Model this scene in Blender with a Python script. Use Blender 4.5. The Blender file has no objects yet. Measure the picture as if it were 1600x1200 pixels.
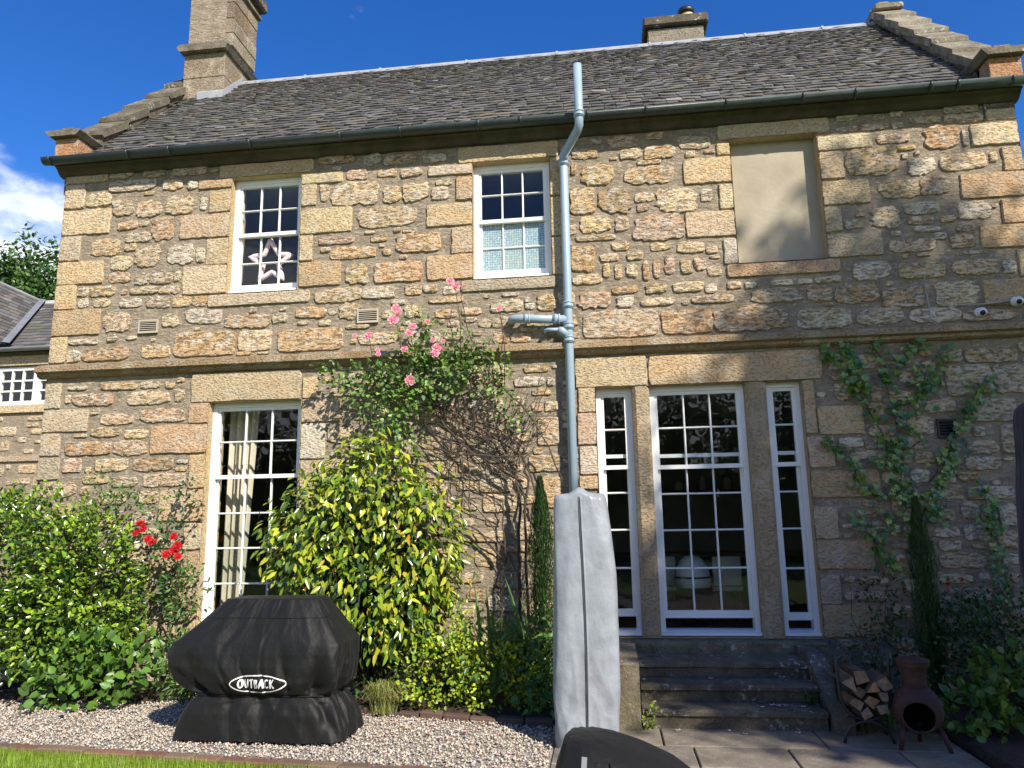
import bpy, math, random
import numpy as np
from mathutils import Matrix, Vector
rng = np.random.default_rng(11)
random.seed(7)
sc = bpy.context.scene
COL = sc.collection
R = math.radians

# ------------------------------------------------------------------ camera, sky, sun, exposure
cam = bpy.data.objects.new('camera', bpy.data.cameras.new('camera'))
COL.objects.link(cam)
def look(yaw, pitch, roll):
    f = Vector((-math.sin(yaw)*math.cos(pitch), math.cos(yaw)*math.cos(pitch), math.sin(pitch)))
    r = Vector((math.cos(yaw), math.sin(yaw), 0)); u = r.cross(f)
    c, s = math.cos(roll), math.sin(roll)
    r2 = c*r + s*u; u2 = -s*r + c*u
    return Matrix((r2, u2, -f)).transposed()
cam.matrix_world = Matrix.Translation((0, -7.3, 1.6)) @ look(R(7.17), R(10.42), R(-.952)).to_4x4()
cam.data.sensor_width = 36; cam.data.lens = 36*1150/1600
cam.data.clip_end = 3000; cam.data.clip_start = .05
sc.camera = cam

SUN = Vector((.85, -1, 1.0)).normalized()          # towards the sun
EL = math.asin(SUN.z); AZ = math.atan2(SUN.x, SUN.y)
wd = bpy.data.worlds.new('World'); sc.world = wd; wd.use_nodes = True
nt = wd.node_tree; N = nt.nodes; N.clear()
def lk(a, b): nt.links.new(a, b)
sky = N.new('ShaderNodeTexSky'); sky.sky_type = 'NISHITA'; sky.sun_disc = False
sky.sun_elevation = EL; sky.sun_rotation = AZ
sky.air_density = 1.0; sky.dust_density = .15; sky.ozone_density = 5.0; sky.altitude = 300
hsv = N.new('ShaderNodeHueSaturation'); hsv.inputs['Saturation'].default_value = 1.27; hsv.inputs['Hue'].default_value = .513; hsv.inputs['Value'].default_value = 1.0
lk(sky.outputs[0], hsv.inputs['Color'])
tc = N.new('ShaderNodeTexCoord')
mp = N.new('ShaderNodeMapping'); mp.inputs['Scale'].default_value = (1.0, 1.0, 1.7); mp.inputs['Location'].default_value = (.35, .1, .2)
lk(tc.outputs['Generated'], mp.inputs[0])
n1 = N.new('ShaderNodeTexNoise'); n1.inputs['Scale'].default_value = 5.5; n1.inputs['Detail'].default_value = 9; n1.inputs['Roughness'].default_value = .58
lk(mp.outputs[0], n1.inputs['Vector'])
# fair-weather clouds stay low: a bank all round the horizon that thins out with height
sp = N.new('ShaderNodeSeparateXYZ'); lk(tc.outputs['Generated'], sp.inputs[0])
mr = N.new('ShaderNodeMapRange'); mr.inputs[1].default_value = .22; mr.inputs[2].default_value = .455; mr.inputs[3].default_value = .28; mr.inputs[4].default_value = -.22
lk(sp.outputs['Z'], mr.inputs[0])
ad = N.new('ShaderNodeMath'); ad.operation = 'ADD'; lk(n1.outputs['Fac'], ad.inputs[0]); lk(mr.outputs[0], ad.inputs[1])
cr = N.new('ShaderNodeMapRange'); cr.interpolation_type = 'SMOOTHSTEP'; cr.inputs[1].default_value = .44; cr.inputs[2].default_value = .66
lk(ad.outputs[0], cr.inputs[0])
mx = N.new('ShaderNodeMixRGB'); mx.inputs[2].default_value = (6.6, 6.9, 7.4, 1)
lk(cr.outputs[0], mx.inputs[0]); lk(hsv.outputs[0], mx.inputs[1])
bg = N.new('ShaderNodeBackground'); bg.inputs['Strength'].default_value = .125
lk(mx.outputs[0], bg.inputs['Color'])
wo = N.new('ShaderNodeOutputWorld'); lk(bg.outputs[0], wo.inputs[0])

sun = bpy.data.objects.new('sun', bpy.data.lights.new('sun', 'SUN')); COL.objects.link(sun)
sun.data.energy = 5.0; sun.data.angle = R(.53); sun.data.color = (1, .92, .79)
sun.rotation_euler = (-SUN).to_track_quat('-Z', 'Y').to_euler()
sun.location = (8, -10, 12)
vs = sc.view_settings
vs.view_transform = 'Standard'; vs.look = 'None'; vs.exposure = 0.63; vs.gamma = 1; vs.use_curve_mapping = False

# ------------------------------------------------------------------ helpers
LOC = {}
def link(o, parent=None):
    COL.objects.link(o)
    if parent is not None:
        o.parent = parent
        if parent.name in LOC: o.matrix_parent_inverse = Matrix.Translation(-LOC[parent.name])
    return o
def tag(o, label=None, cat=None, group=None, kind=None):
    if label: o['label'] = label
    if cat: o['category'] = cat
    if group: o['group'] = group
    if kind: o['kind'] = kind
    return o
def thing(name, loc, label, cat, group=None):
    o = bpy.data.objects.new(name, None); COL.objects.link(o); o.location = loc
    o.empty_display_size = .1
    LOC[o.name] = Vector(loc)
    return tag(o, label, cat, group)
def mesh(name, V, F, mat, parent=None, tint=None, smooth=False, uv=None):
    me = bpy.data.meshes.new(name)
    if isinstance(V, np.ndarray) and isinstance(F, np.ndarray):
        nv, nf, k = len(V), len(F), F.shape[1]
        me.vertices.add(nv); me.vertices.foreach_set('co', np.ascontiguousarray(V, dtype=np.float32).ravel())
        me.loops.add(nf*k); me.loops.foreach_set('vertex_index', np.ascontiguousarray(F, dtype=np.int32).ravel())
        me.polygons.add(nf); me.polygons.foreach_set('loop_start', np.arange(0, nf*k, k, dtype=np.int32))
        me.polygons.foreach_set('loop_total', np.full(nf, k, dtype=np.int32))
        me.update(calc_edges=True)
    else:
        me.from_pydata([tuple(v) for v in V], [], [tuple(int(i) for i in f) for f in F]); me.update()
    if tint is not None:
        t = np.asarray(tint, dtype=np.float32)
        n = len(me.vertices)
        if t.ndim == 1: t = np.tile(t, (n, 1))
        a = me.attributes.new('tint', 'FLOAT_COLOR', 'POINT')
        a.data.foreach_set('color', np.concatenate([t[:, :3], np.ones((n, 1), np.float32)], 1).ravel())
    if smooth: me.polygons.foreach_set('use_smooth', np.ones(len(me.polygons), dtype=bool))
    me.materials.append(mat)
    return link(bpy.data.objects.new(name, me), parent)

class MB:
    """collects shapes, builds one mesh"""
    def __init__(s): s.v = []; s.f = []; s.t = []
    def add(s, V, F, tint=(.5, .5, .5)):
        b = len(s.v)
        s.v += [tuple(map(float, p)) for p in V]; s.f += [tuple(i+b for i in f) for f in F]; s.t += [tuple(tint)]*len(V)
        return s
    def box(s, x0, x1, y0, y1, z0, z1, tint=(.5, .5, .5), bev=0):
        if bev <= 0:
            V = [(x, y, z) for x in (x0, x1) for y in (y0, y1) for z in (z0, z1)]
            F = [(0, 1, 3, 2), (4, 6, 7, 5), (0, 4, 5, 1), (2, 3, 7, 6), (0, 2, 6, 4), (1, 5, 7, 3)]
            return s.add(V, F, tint)
        b = bev
        # chamfered box (24 verts)
        V = []; ix = {}
        for a, x in enumerate((x0, x1)):
            for c, y in enumerate((y0, y1)):
                for d, z in enumerate((z0, z1)):
                    sx = b if a == 0 else -b; sy = b if c == 0 else -b; sz = b if d == 0 else -b
                    ix[a, c, d] = len(V)
                    V += [(x, y+sy, z+sz), (x+sx, y, z+sz), (x+sx, y+sy, z)]
        i = lambda a, c, d, k: ix[a, c, d]+k
        F = [(i(0,0,0,0), i(0,0,1,0), i(0,1,1,0), i(0,1,0,0)), (i(1,0,0,0), i(1,1,0,0), i(1,1,1,0), i(1,0,1,0)),
             (i(0,0,0,1), i(1,0,0,1), i(1,0,1,1), i(0,0,1,1)), (i(0,1,0,1), i(0,1,1,1), i(1,1,1,1), i(1,1,0,1)),
             (i(0,0,0,2), i(0,1,0,2), i(1,1,0,2), i(1,0,0,2)), (i(0,0,1,2), i(1,0,1,2), i(1,1,1,2), i(0,1,1,2))]
        for a in (0, 1):
            for c in (0, 1): F.append((i(a,c,0,0), i(a,c,0,1), i(a,c,1,1), i(a,c,1,0)))
            for d in (0, 1): F.append((i(a,0,d,0), i(a,1,d,0), i(a,1,d,2), i(a,0,d,2)))
        for c in (0, 1):
            for d in (0, 1): F.append((i(0,c,d,1), i(1,c,d,1), i(1,c,d,2), i(0,c,d,2)))
        for a in (0, 1):
            for c in (0, 1):
                for d in (0, 1): F.append((i(a,c,d,0), i(a,c,d,1), i(a,c,d,2)))
        return s.add(V, F, tint)
    def prism(s, poly, axis, a0, a1, tint=(.5, .5, .5)):
        """poly: 2-D outline; extruded along axis 'x','y','z' from a0 to a1"""
        n = len(poly)
        def P(p, a):
            return {'x': (a, p[0], p[1]), 'y': (p[0], a, p[1]), 'z': (p[0], p[1], a)}[axis]
        V = [P(p, a0) for p in poly]+[P(p, a1) for p in poly]
        F = [tuple(range(n)), tuple(range(2*n-1, n-1, -1))]+[(k, (k+1) % n+0, (k+1) % n+n, k+n) for k in range(n)]
        return s.add(V, F, tint)
    def tube(s, pts, r, seg=8, tint=(.5, .5, .5), caps=True):
        pts = [Vector(p) for p in pts]; n = len(pts)
        rs = r if hasattr(r, '__len__') else [r]*n
        up = Vector((0, 0, 1)); V = []
        ref = None
        for k in range(n):
            d = (pts[min(k+1, n-1)]-pts[max(k-1, 0)])
            d = d.normalized() if d.length > 1e-9 else up
            if ref is None: ref = d.orthogonal().normalized()
            ref = (ref-d*ref.dot(d)); ref = ref.normalized() if ref.length > 1e-6 else d.orthogonal().normalized()
            b = d.cross(ref)
            for j in range(seg):
                a = 2*math.pi*j/seg
                V.append(pts[k]+(ref*math.cos(a)+b*math.sin(a))*rs[k])
        F = [(k*seg+j, k*seg+(j+1) % seg, (k+1)*seg+(j+1) % seg, (k+1)*seg+j) for k in range(n-1) for j in range(seg)]
        if caps: F += [tuple(range(seg-1, -1, -1)), tuple((n-1)*seg+j for j in range(seg))]
        return s.add(V, F, tint)
    def lathe(s, prof, c, seg=24, tint=(.5, .5, .5), caps=True):
        V = [(c[0]+r*math.cos(2*math.pi*j/seg), c[1]+r*math.sin(2*math.pi*j/seg), c[2]+z) for r, z in prof for j in range(seg)]
        n = len(prof)
        F = [(k*seg+j, k*seg+(j+1) % seg, (k+1)*seg+(j+1) % seg, (k+1)*seg+j) for k in range(n-1) for j in range(seg)]
        if caps: F += [tuple(range(seg-1, -1, -1)), tuple((n-1)*seg+j for j in range(seg))]
        return s.add(V, F, tint)
    def build(s, name, mat, parent=None, smooth=False):
        return mesh(name, s.v, s.f, mat, parent, tint=np.array(s.t), smooth=smooth)
def one(fn, name, mat, parent=None, smooth=False):
    m = MB(); fn(m); return m.build(name, mat, parent, smooth)

# smooth value noise (numpy) for shaping geometry
_g = rng.random((64, 64, 64)).astype(np.float32)
def vnoise(x, y, z=0.):
    x, y, z = np.broadcast_arrays(np.asarray(x, float), np.asarray(y, float), np.asarray(z, float))
    xi, yi, zi = np.floor(x).astype(int), np.floor(y).astype(int), np.floor(z).astype(int)
    fx, fy, fz = x-xi, y-yi, z-zi
    fx, fy, fz = [t*t*(3-2*t) for t in (fx, fy, fz)]
    o = 0
    for a in (0, 1):
        for b in (0, 1):
            for c in (0, 1):
                o = o+_g[(xi+a) % 64, (yi+b) % 64, (zi+c) % 64]*(fx if a else 1-fx)*(fy if b else 1-fy)*(fz if c else 1-fz)
    return o*2-1
def fbm(x, y, z=0., o=4):
    t = 0; a = 1
    for k in range(o):
        t = t+a*vnoise(np.asarray(x)*2**k+k*7.3, np.asarray(y)*2**k+k*3.1, np.asarray(z)*2**k+k*1.7); a *= .5
    return t

# ------------------------------------------------------------------ materials
class M_:
    def __init__(s, name):
        s.m = bpy.data.materials.new(name); s.m.use_nodes = True
        s.t = s.m.node_tree; s.n = s.t.nodes
        s.b = s.n['Principled BSDF']; s.out = s.n['Material Output']
        s.tc = s.n.new('ShaderNodeTexCoord')
    def l(s, a, b): s.t.links.new(a, b)
    def noise(s, scale, detail=4, rough=.55, vec=None, stretch=None, rot=None):
        n = s.n.new('ShaderNodeTexNoise'); n.inputs['Scale'].default_value = scale; n.inputs['Detail'].default_value = detail; n.inputs['Roughness'].default_value = rough
        v = vec or s.tc.outputs['Object']
        if stretch or rot:
            mp = s.n.new('ShaderNodeMapping'); mp.inputs['Scale'].default_value = stretch or (1, 1, 1); mp.inputs['Rotation'].default_value = rot or (0, 0, 0)
            s.l(v, mp.inputs[0]); v = mp.outputs[0]
        s.l(v, n.inputs['Vector']); return n.outputs['Fac']
    def ramp(s, fac, stops, interp='LINEAR'):
        r = s.n.new('ShaderNodeValToRGB'); e = r.color_ramp; e.interpolation = interp
        while len(e.elements) < len(stops): e.elements.new(.5)
        for k, (p, c) in enumerate(stops):
            e.elements[k].position = p; e.elements[k].color = (*(c if hasattr(c, '__len__') else (c, c, c)), 1)
        s.l(fac, r.inputs[0]); return r.outputs[0]
    def mix(s, fac, a, b, mode='MIX'):
        n = s.n.new('ShaderNodeMixRGB'); n.blend_type = mode
        for i, q in enumerate((fac, a, b)):
            if isinstance(q, (int, float)): n.inputs[i].default_value = q if i == 0 else (q, q, q, 1)
            elif isinstance(q, tuple): n.inputs[i].default_value = (*q, 1)
            else: s.l(q, n.inputs[i])
        return n.outputs[0]
    def attr(s, name='tint'):
        a = s.n.new('ShaderNodeAttribute'); a.attribute_name = name; return a.outputs['Color']
    def math(s, op, a, b=None):
        n = s.n.new('ShaderNodeMath'); n.operation = op
        for i, q in enumerate((a, b)):
            if q is None: continue
            if isinstance(q, (int, float)): n.inputs[i].default_value = q
            else: s.l(q, n.inputs[i])
        return n.outputs[0]
    def bump(s, h, strength=1., dist=.01, prev=None):
        b = s.n.new('ShaderNodeBump'); b.inputs['Strength'].default_value = strength; b.inputs['Distance'].default_value = dist
        s.l(h, b.inputs['Height'])
        if prev is not None: s.l(prev, b.inputs['Normal'])
        s.l(b.outputs[0], s.b.inputs['Normal']); return b.outputs[0]
    def base(s, c):
        if isinstance(c, tuple): s.b.inputs['Base Color'].default_value = (*c, 1)
        else: s.l(c, s.b.inputs['Base Color'])
    def set(s, **k):
        for a, v in k.items(): s.b.inputs[a.replace('_', ' ')].default_value = v
        return s

def simple(name, c, rough=.5, var=.15, scale=6., bump=0., bscale=40., spec=.5, metal=0., use_tint=False):
    m = M_(name); m.set(Roughness=rough, Metallic=metal); m.b.inputs['Specular IOR Level'].default_value = spec
    n = m.noise(scale, 5)
    src = m.attr() if use_tint else c
    v = m.ramp(n, [(.25, 1-var), (.75, 1+var)])
    m.base(m.mix(1., src, v, 'MULTIPLY'))
    if bump: m.bump(m.noise(bscale, 5, .6), 1., bump)
    return m.m

# sandstone: tint per stone, mottling, iron stains, tooled and pitted face
m = M_('sandstone'); m.set(Roughness=.92); m.b.inputs['Specular IOR Level'].default_value = .2
t = m.attr()
big = m.noise(5.5, 4, .6)
t = m.mix(m.ramp(big, [(.45, 0.), (.68, .45)]), t, m.mix(1., t, (1.06, .78, .54), 'MULTIPLY'))
t = m.mix(m.ramp(m.noise(9.1, 5, .62, stretch=(1, 1, 1.4)), [(.50, 0.), (.62, .7)]), t, (.56, .52, .45))
t = m.mix(m.ramp(m.noise(3.3, 5, .6), [(.58, 0.), (.80, .35)]), t, m.mix(1., t, (.5, .48, .45), 'MULTIPLY'))
t = m.mix(1., t, m.ramp(m.noise(60, 3, .7), [(.3, .72), (.7, 1.22)]), 'MULTIPLY')
pit = m.noise(34, 5, .66, stretch=(.55, 1, 1.5), rot=(0, R(38), 0))
t = m.mix(m.ramp(pit, [(.33, .6), (.42, 0.)]), t, m.mix(1., t, (.42, .36, .30), 'MULTIPLY'))
t = m.mix(1., t, (1.16, 1.15, 1.13), 'MULTIPLY')
m.base(t)
b1 = m.bump(m.ramp(pit, [(.34, 0.), (.48, .8), (.72, 1.)]), 1., .030)
m.bump(m.noise(95, 3, .6), .8, .006, b1)
SAND = m.m
# dressed blocks: same stone, finer stugged face
m = M_('dressed_sandstone'); m.set(Roughness=.9); m.b.inputs['Specular IOR Level'].default_value = .2
t = m.attr()
t = m.mix(m.ramp(m.noise(3.7, 4, .6), [(.35, .5), (.5, 0.)]), t, (.50, .44, .34))
t = m.mix(m.ramp(m.noise(5.1, 4, .6), [(.48, 0.), (.72, .5)]), t, m.mix(1., t, (1.05, .80, .58), 'MULTIPLY'))
t = m.mix(m.ramp(m.noise(4.4, 5, .65), [(.52, 0.), (.72, .5)]), t, (.36, .33, .28))
t = m.mix(m.ramp(m.noise(2.1, 6, .7), [(.58, 0.), (.75, .5)]), t, m.mix(1., t, (.42, .39, .36), 'MULTIPLY'))
t = m.mix(1., t, m.ramp(m.noise(70, 3, .7), [(.3, .78), (.7, 1.18)]), 'MULTIPLY')
pit = m.noise(48, 3, .6, stretch=(.7, 1, 1.2), rot=(0, R(35), 0))
m.base(m.mix(m.ramp(pit, [(.30, .5), (.42, 0.)]), t, m.mix(1., t, (.5, .45, .4), 'MULTIPLY')))
b1 = m.bump(m.ramp(pit, [(.33, 0.), (.5, .8), (.75, 1.)]), .9, .013)
m.bump(m.noise(9, 4, .6), .5, .012, b1)
DRESS = m.m
# lime mortar
m = M_('mortar'); m.set(Roughness=.95); m.b.inputs['Specular IOR Level'].default_value = .1
t = m.ramp(m.noise(7, 6, .65), [(.25, (.20, .162, .118)), (.5, (.31, .258, .192)), (.8, (.41, .348, .265))])
chip = m.noise(26, 5, .72, stretch=(.7, 1, 1.5))
t = m.mix(m.ramp(chip, [(.56, 0.), (.62, .75)]), t, (.52, .44, .33))
t = m.mix(m.ramp(chip, [(.30, .6), (.40, 0.)]), t, (.12, .092, .065))
t = m.mix(1., t, m.ramp(m.noise(90, 3, .7), [(.3, .7), (.7, 1.25)]), 'MULTIPLY')
m.base(t)
b1 = m.bump(chip, 1., .03)
m.bump(m.noise(16, 4, .6, stretch=(.5, 1, 1.5)), .9, .022, b1)
MORTAR = m.m
# slate
m = M_('slate'); m.set(Roughness=.62); m.b.inputs['Specular IOR Level'].default_value = .35
t = m.attr()
t = m.mix(m.ramp(m.noise(8, 5, .7), [(.52, 0.), (.72, .6)]), t, m.mix(1., t, (1.25, 1.15, .85), 'MULTIPLY'))
t = m.mix(m.ramp(m.noise(28, 4, .7), [(.62, 0.), (.74, .5)]), t, (.19, .185, .17))
m.base(t); m.bump(m.noise(45, 4, .6, stretch=(1, 1, 1)), .9, .008)
SLATE = m.m
m = M_('weathered_stone'); m.set(Roughness=.92); m.b.inputs['Specular IOR Level'].default_value = .2   # skews, steps, copes
t = m.attr()
t = m.mix(m.ramp(m.noise(5, 6, .7), [(.40, 0.), (.64, .85)]), t, m.mix(1., t, (.42, .41, .38), 'MULTIPLY'))
t = m.mix(m.math('MULTIPLY', m.ramp(m.noise(24, 4, .7), [(.555, 0.), (.60, .85)]), m.ramp(m.noise(4.2, 3, .5), [(.48, 0.), (.6, 1.)])), t, (.46, .45, .40))
t = m.mix(m.ramp(m.noise(3.1, 4, .6), [(.55, 0.), (.75, .45)]), t, (.11, .12, .045))
m.base(m.mix(1., t, m.ramp(m.noise(75, 3, .7), [(.3, .7), (.7, 1.25)]), 'MULTIPLY'))
m.bump(m.noise(38, 5, .65), 1., .012)
WEATH = m.m
PAINT = simple('white_paint', (.78, .79, .78), .38, .04, 9, .0012, 30)
LEAD = simple('lead', (.31, .325, .35), .5, .12, 8, .003, 30)
GUTM = simple('green_iron', (.030, .044, .042), .42, .3, 10, .002, 30)
PIPE = simple('blue_grey_pipe', (.27, .365, .44), .42, .05, 4, .0006, 60)
IRON = simple('black_iron', (.018, .022, .024), .5, .3, 10, .002, 60)
RUST = simple('rusty_cast_iron', (.055, .024, .018), .75, .35, 14, .003, 80)
SOOT_HOLLOW = simple('soot_and_hollow', (.006, .006, .006), .95, .3, 14)  # real soot in the chiminea; painted dark hollow behind the vent slats
PLASTER = simple('plaster', (.36, .315, .235), .9, .14, 3.2, .004, 18)
WALLP = simple('room_paint', (.34, .33, .31), .9, .05)
CEILP = simple('ceiling_paint', (.62, .62, .60), .9, .03)
WOODF = simple('floor_wood', (.16, .085, .04), .55, .3, 8)
CURT = simple('curtain_linen', (.62, .56, .45), .9, .08, 12, .002, 120)
DARKW = simple('dark_cabinet', (.035, .032, .03), .5, .2)
CREAM = simple('cream_leather', (.55, .50, .42), .55, .06)
WHITEP = simple('white_plastic', (.75, .75, .74), .3, .03)
PINKF = simple('pink_plush', (.86, .66, .67), .95, .15, 60, .008, 90)
TERRA = simple('terracotta', (.62, .49, .30), .85, .15)
BARK = simple('bark', (.07, .048, .033), .9, .4, 18, .01, 40)
BLACKP = simple('black_plastic', (.012, .012, .014), .45, .2)
TINTED = simple('tinted', (.5, .5, .5), .85, .15, 12, .004, 60, use_tint=True)

def leafmat(name, rough=.38, trans=.3, spec=.5):
    m = M_(name)
    t = m.attr()
    m.base(t); m.set(Roughness=rough); m.b.inputs['Specular IOR Level'].default_value = spec
    tr = m.n.new('ShaderNodeBsdfTranslucent'); m.l(m.mix(1., t, (1.5, 1.5, .55), 'MULTIPLY'), tr.inputs['Color'])
    mx = m.n.new('ShaderNodeMixShader'); mx.inputs[0].default_value = trans
    m.l(m.b.outputs[0], mx.inputs[1]); m.l(tr.outputs[0], mx.inputs[2]); m.l(mx.outputs[0], m.out.inputs['Surface'])
    return m.m
LEAF = leafmat('leaf', .42, .2)
GLOSSY = leafmat('glossy_leaf', .22, .15, .6)
PETAL = leafmat('petal', .6, .3, .2)

m = M_('glass')
gl = m.n.new('ShaderNodeBsdfGlossy'); gl.inputs['Roughness'].default_value = .0; gl.inputs['Color'].default_value = (.95, .97, 1, 1)
trn = m.n.new('ShaderNodeBsdfTransparent'); trn.inputs['Color'].default_value = (.93, .95, .94, 1)
lw = m.n.new('ShaderNodeLayerWeight'); lw.inputs['Blend'].default_value = .5
fres = m.math('ADD', m.math('MULTIPLY', m.math('POWER', lw.outputs['Facing'], 5.), .92), .045)
wv = m.n.new('ShaderNodeBump'); wv.inputs['Strength'].default_value = .25; wv.inputs['Distance'].default_value = .012
m.l(m.noise(3.2, 2, .4), wv.inputs['Height']); m.l(wv.outputs[0], gl.inputs['Normal'])
mx = m.n.new('ShaderNodeMixShader'); m.l(fres, mx.inputs[0]); m.l(trn.outputs[0], mx.inputs[1]); m.l(gl.outputs[0], mx.inputs[2]); m.l(mx.outputs[0], m.out.inputs['Surface'])
GLASS = m.m

# ------------------------------------------------------------------ ground
m = M_('lawn_ground'); m.set(Roughness=.95)
m.base(m.ramp(m.noise(1.6, 6, .65), [(.3, (.07, .13, .014)), (.7, (.13, .21, .025))])); m.bump(m.noise(60, 4), 1., .02)
mesh('ground', [(-300, -300, -.035), (300, -300, -.035), (300, 300, -.035), (-300, 300, -.035)], [(0, 1, 2, 3)], m.m)['kind'] = 'structure'
m = M_('gravel_base'); m.set(Roughness=.95)
m.base(m.ramp(m.noise(70, 3, .8), [(.3, (.10, .085, .07)), (.5, (.30, .26, .22)), (.7, (.45, .41, .37))])); m.bump(m.noise(70, 3, .8), 1., .02)
GRAVB = m.m
EDGE = lambda x: -1.915-.0926*(x+4.6)              # line of the brick edging between lawn and gravel
o = mesh('gravel_path', [(-14, EDGE(-14), -.012), (-.45, EDGE(-.45), -.012), (-.45, .0, -.012), (-6.3, 0, -.012), (-6.3, 3.9, -.012), (-14, 3.9, -.012)], [(0, 1, 2, 3, 4, 5)], GRAVB)
o['kind'] = 'structure'
n = 42000
px = rng.uniform(-7.6, -.46, n); py = rng.uniform(-2.35, .3, n)
keep = (py > EDGE(px)+.05) & ~((px > -2.3) & (py > -.75-.19*(px+2.2)))
px, py = px[keep], py[keep]; n = len(px)
oc = np.array([(1, 0, 0), (-1, 0, 0), (0, 1, 0), (0, -1, 0), (0, 0, 1), (0, 0, -1)], float)
of = np.array([(0, 2, 4), (2, 1, 4), (1, 3, 4), (3, 0, 4), (2, 0, 5), (1, 2, 5), (3, 1, 5), (0, 3, 5)])
sz = (.0055+.0095*rng.random((n, 1, 1))**1.8)*np.stack([rng.uniform(.8, 1.4, n), rng.uniform(.7, 1.2, n), rng.uniform(.5, .9, n)], 1)[:, None, :]
a = rng.uniform(0, 6.28, n); ca, sa = np.cos(a), np.sin(a)
b = oc[None]*sz*rng.uniform(.8, 1.2, (n, 6, 1)); V = b.copy()
V[:, :, 0] = b[:, :, 0]*ca[:, None]-b[:, :, 1]*sa[:, None]+px[:, None]
V[:, :, 1] = b[:, :, 0]*sa[:, None]+b[:, :, 1]*ca[:, None]+py[:, None]
V[:, :, 2] += rng.uniform(-.008, .010, n)[:, None]
Fc = (of[None]+np.arange(n)[:, None, None]*6).reshape(-1, 3)
pal = np.array([(.48, .42, .35), (.43, .35, .27), (.52, .48, .42), (.32, .29, .26), (.46, .37, .29), (.38, .35, .31), (.50, .42, .33)])
tn = pal[rng.integers(0, 7, n)]*rng.uniform(.85, 1.25, (n, 1))
o = mesh('gravel', V.reshape(-1, 3), Fc, TINTED, tint=np.repeat(tn, 6, 0)); tag(o, 'pale mixed gravel between the lawn and the house', 'gravel', kind='stuff')

# lawn blades by the edging
n = 60000
gx = rng.uniform(-7.6, -.5, n); gy = EDGE(gx)-.09-rng.random(n)**1.7*2.6
h = rng.uniform(.02, .045, n); a = rng.uniform(0, 6.28, n); w = .0025
tip = np.stack([gx+np.cos(a)*h*.5, gy+np.sin(a)*h*.5, h-.035+.02], 1)
d = np.stack([-np.sin(a)*w, np.cos(a)*w, 0*a], 1); base = np.stack([gx, gy, 0*gx-.036], 1)
V = np.stack([base-d, base+d, tip], 1).reshape(-1, 3)
tn = np.array((.17, .30, .025))*rng.uniform(.6, 1.4, (n, 1))*np.array([1, 1, 1])+np.stack([rng.uniform(0, .05, n), 0*a, 0*a], 1)
o = mesh('grass', V, np.arange(n*3).reshape(-1, 3), LEAF, tint=np.repeat(tn, 3, 0)); tag(o, 'short bright green lawn grass along the brick edging', 'grass', kind='stuff')

# brick edging
eb = thing('brick_edging', (-4, EDGE(-4), 0), 'line of worn red-brown bricks between lawn and gravel', 'edging')
x = -8.2
while x < -.5:
    L = random.uniform(.17, .24); c = random.choice([(.16, .075, .05), (.20, .10, .065), (.13, .085, .06), (.18, .12, .08)])
    mbk = MB().box(x, x+L, -.05, .05, -.06, random.uniform(.006, .02), c, .008)
    sl = random.uniform(-.03, .03)
    V = [(p[0], p[1]+EDGE(p[0])-.03+sl*(p[0]-x), p[2]) for p in mbk.v]
    mesh('brick', V, mbk.f, TINTED, eb, tint=np.array(mbk.t)); x += L+random.uniform(.006, .016)

# soil of the flower bed
m = M_('soil'); m.set(Roughness=.98); m.base(m.ramp(m.noise(18, 5, .7), [(.3, (.02, .013, .008)), (.75, (.075, .05, .032))])); m.bump(m.noise(25, 5, .7), 1., .04)
SOIL = m.m
nx, ny = 60, 14
us = np.linspace(-2.35, -.02, nx); V = []
for i in range(ny):
    for x_ in us:
        y1 = -.80-.19*(x_+2.2); yy = y1+(0.02-y1)*i/(ny-1)
        V.append((x_, yy, (.0 if i == 0 else .05)+.03*float(fbm(x_*6, yy*6))))
Fq = [(i*nx+j, i*nx+j+1, (i+1)*nx+j+1, (i+1)*nx+j) for i in range(ny-1) for j in range(nx-1)]
mesh('flower_bed', V, Fq, SOIL)['kind'] = 'structure'
V = []
us = np.linspace(-7.0, -4.0, nx)
for i in range(ny):
    for x_ in us:
        y1 = -.62; yy = y1+(0.02-y1)*i/(ny-1)
        e = min(1, (x_+7)/.4, (-4.0-x_)/.4)
        V.append((x_, yy, -.02+(0 if i == 0 else .06*e)+.03*e*float(fbm(x_*6, yy*6))))
mesh('flower_bed', V, Fq, SOIL)['kind'] = 'structure'
V = []
us = np.linspace(1.72, 6.5, nx)
for i in range(ny):
    for x_ in us:
        y1 = -4.5 if x_ > 2.4 else -.95; yy = y1+(0.02-y1)*i/(ny-1)
        V.append((x_, yy, -.02+(0 if i == 0 else .05)+.02*float(fbm(x_*6, yy*6))))
mesh('flower_bed', V, Fq, SOIL)['kind'] = 'structure'
bb = thing('bed_border', (-1.5, -.9, 0), 'low row of weathered bricks edging the flower bed behind the gravel', 'edging')
x = -2.3
while x < -.55:
    L = random.uniform(.18, .24); c = random.choice([(.10, .06, .045), (.085, .06, .045), (.12, .075, .055)])
    mbk = MB().box(x, x+L, -.045, .045, -.03, random.uniform(.025, .05), c, .008)
    V = [(p[0], p[1]-.82-.19*(p[0]+2.2), p[2]) for p in mbk.v]
    mesh('brick', V, mbk.f, TINTED, bb, tint=np.array(mbk.t)); x += L+.012

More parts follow.
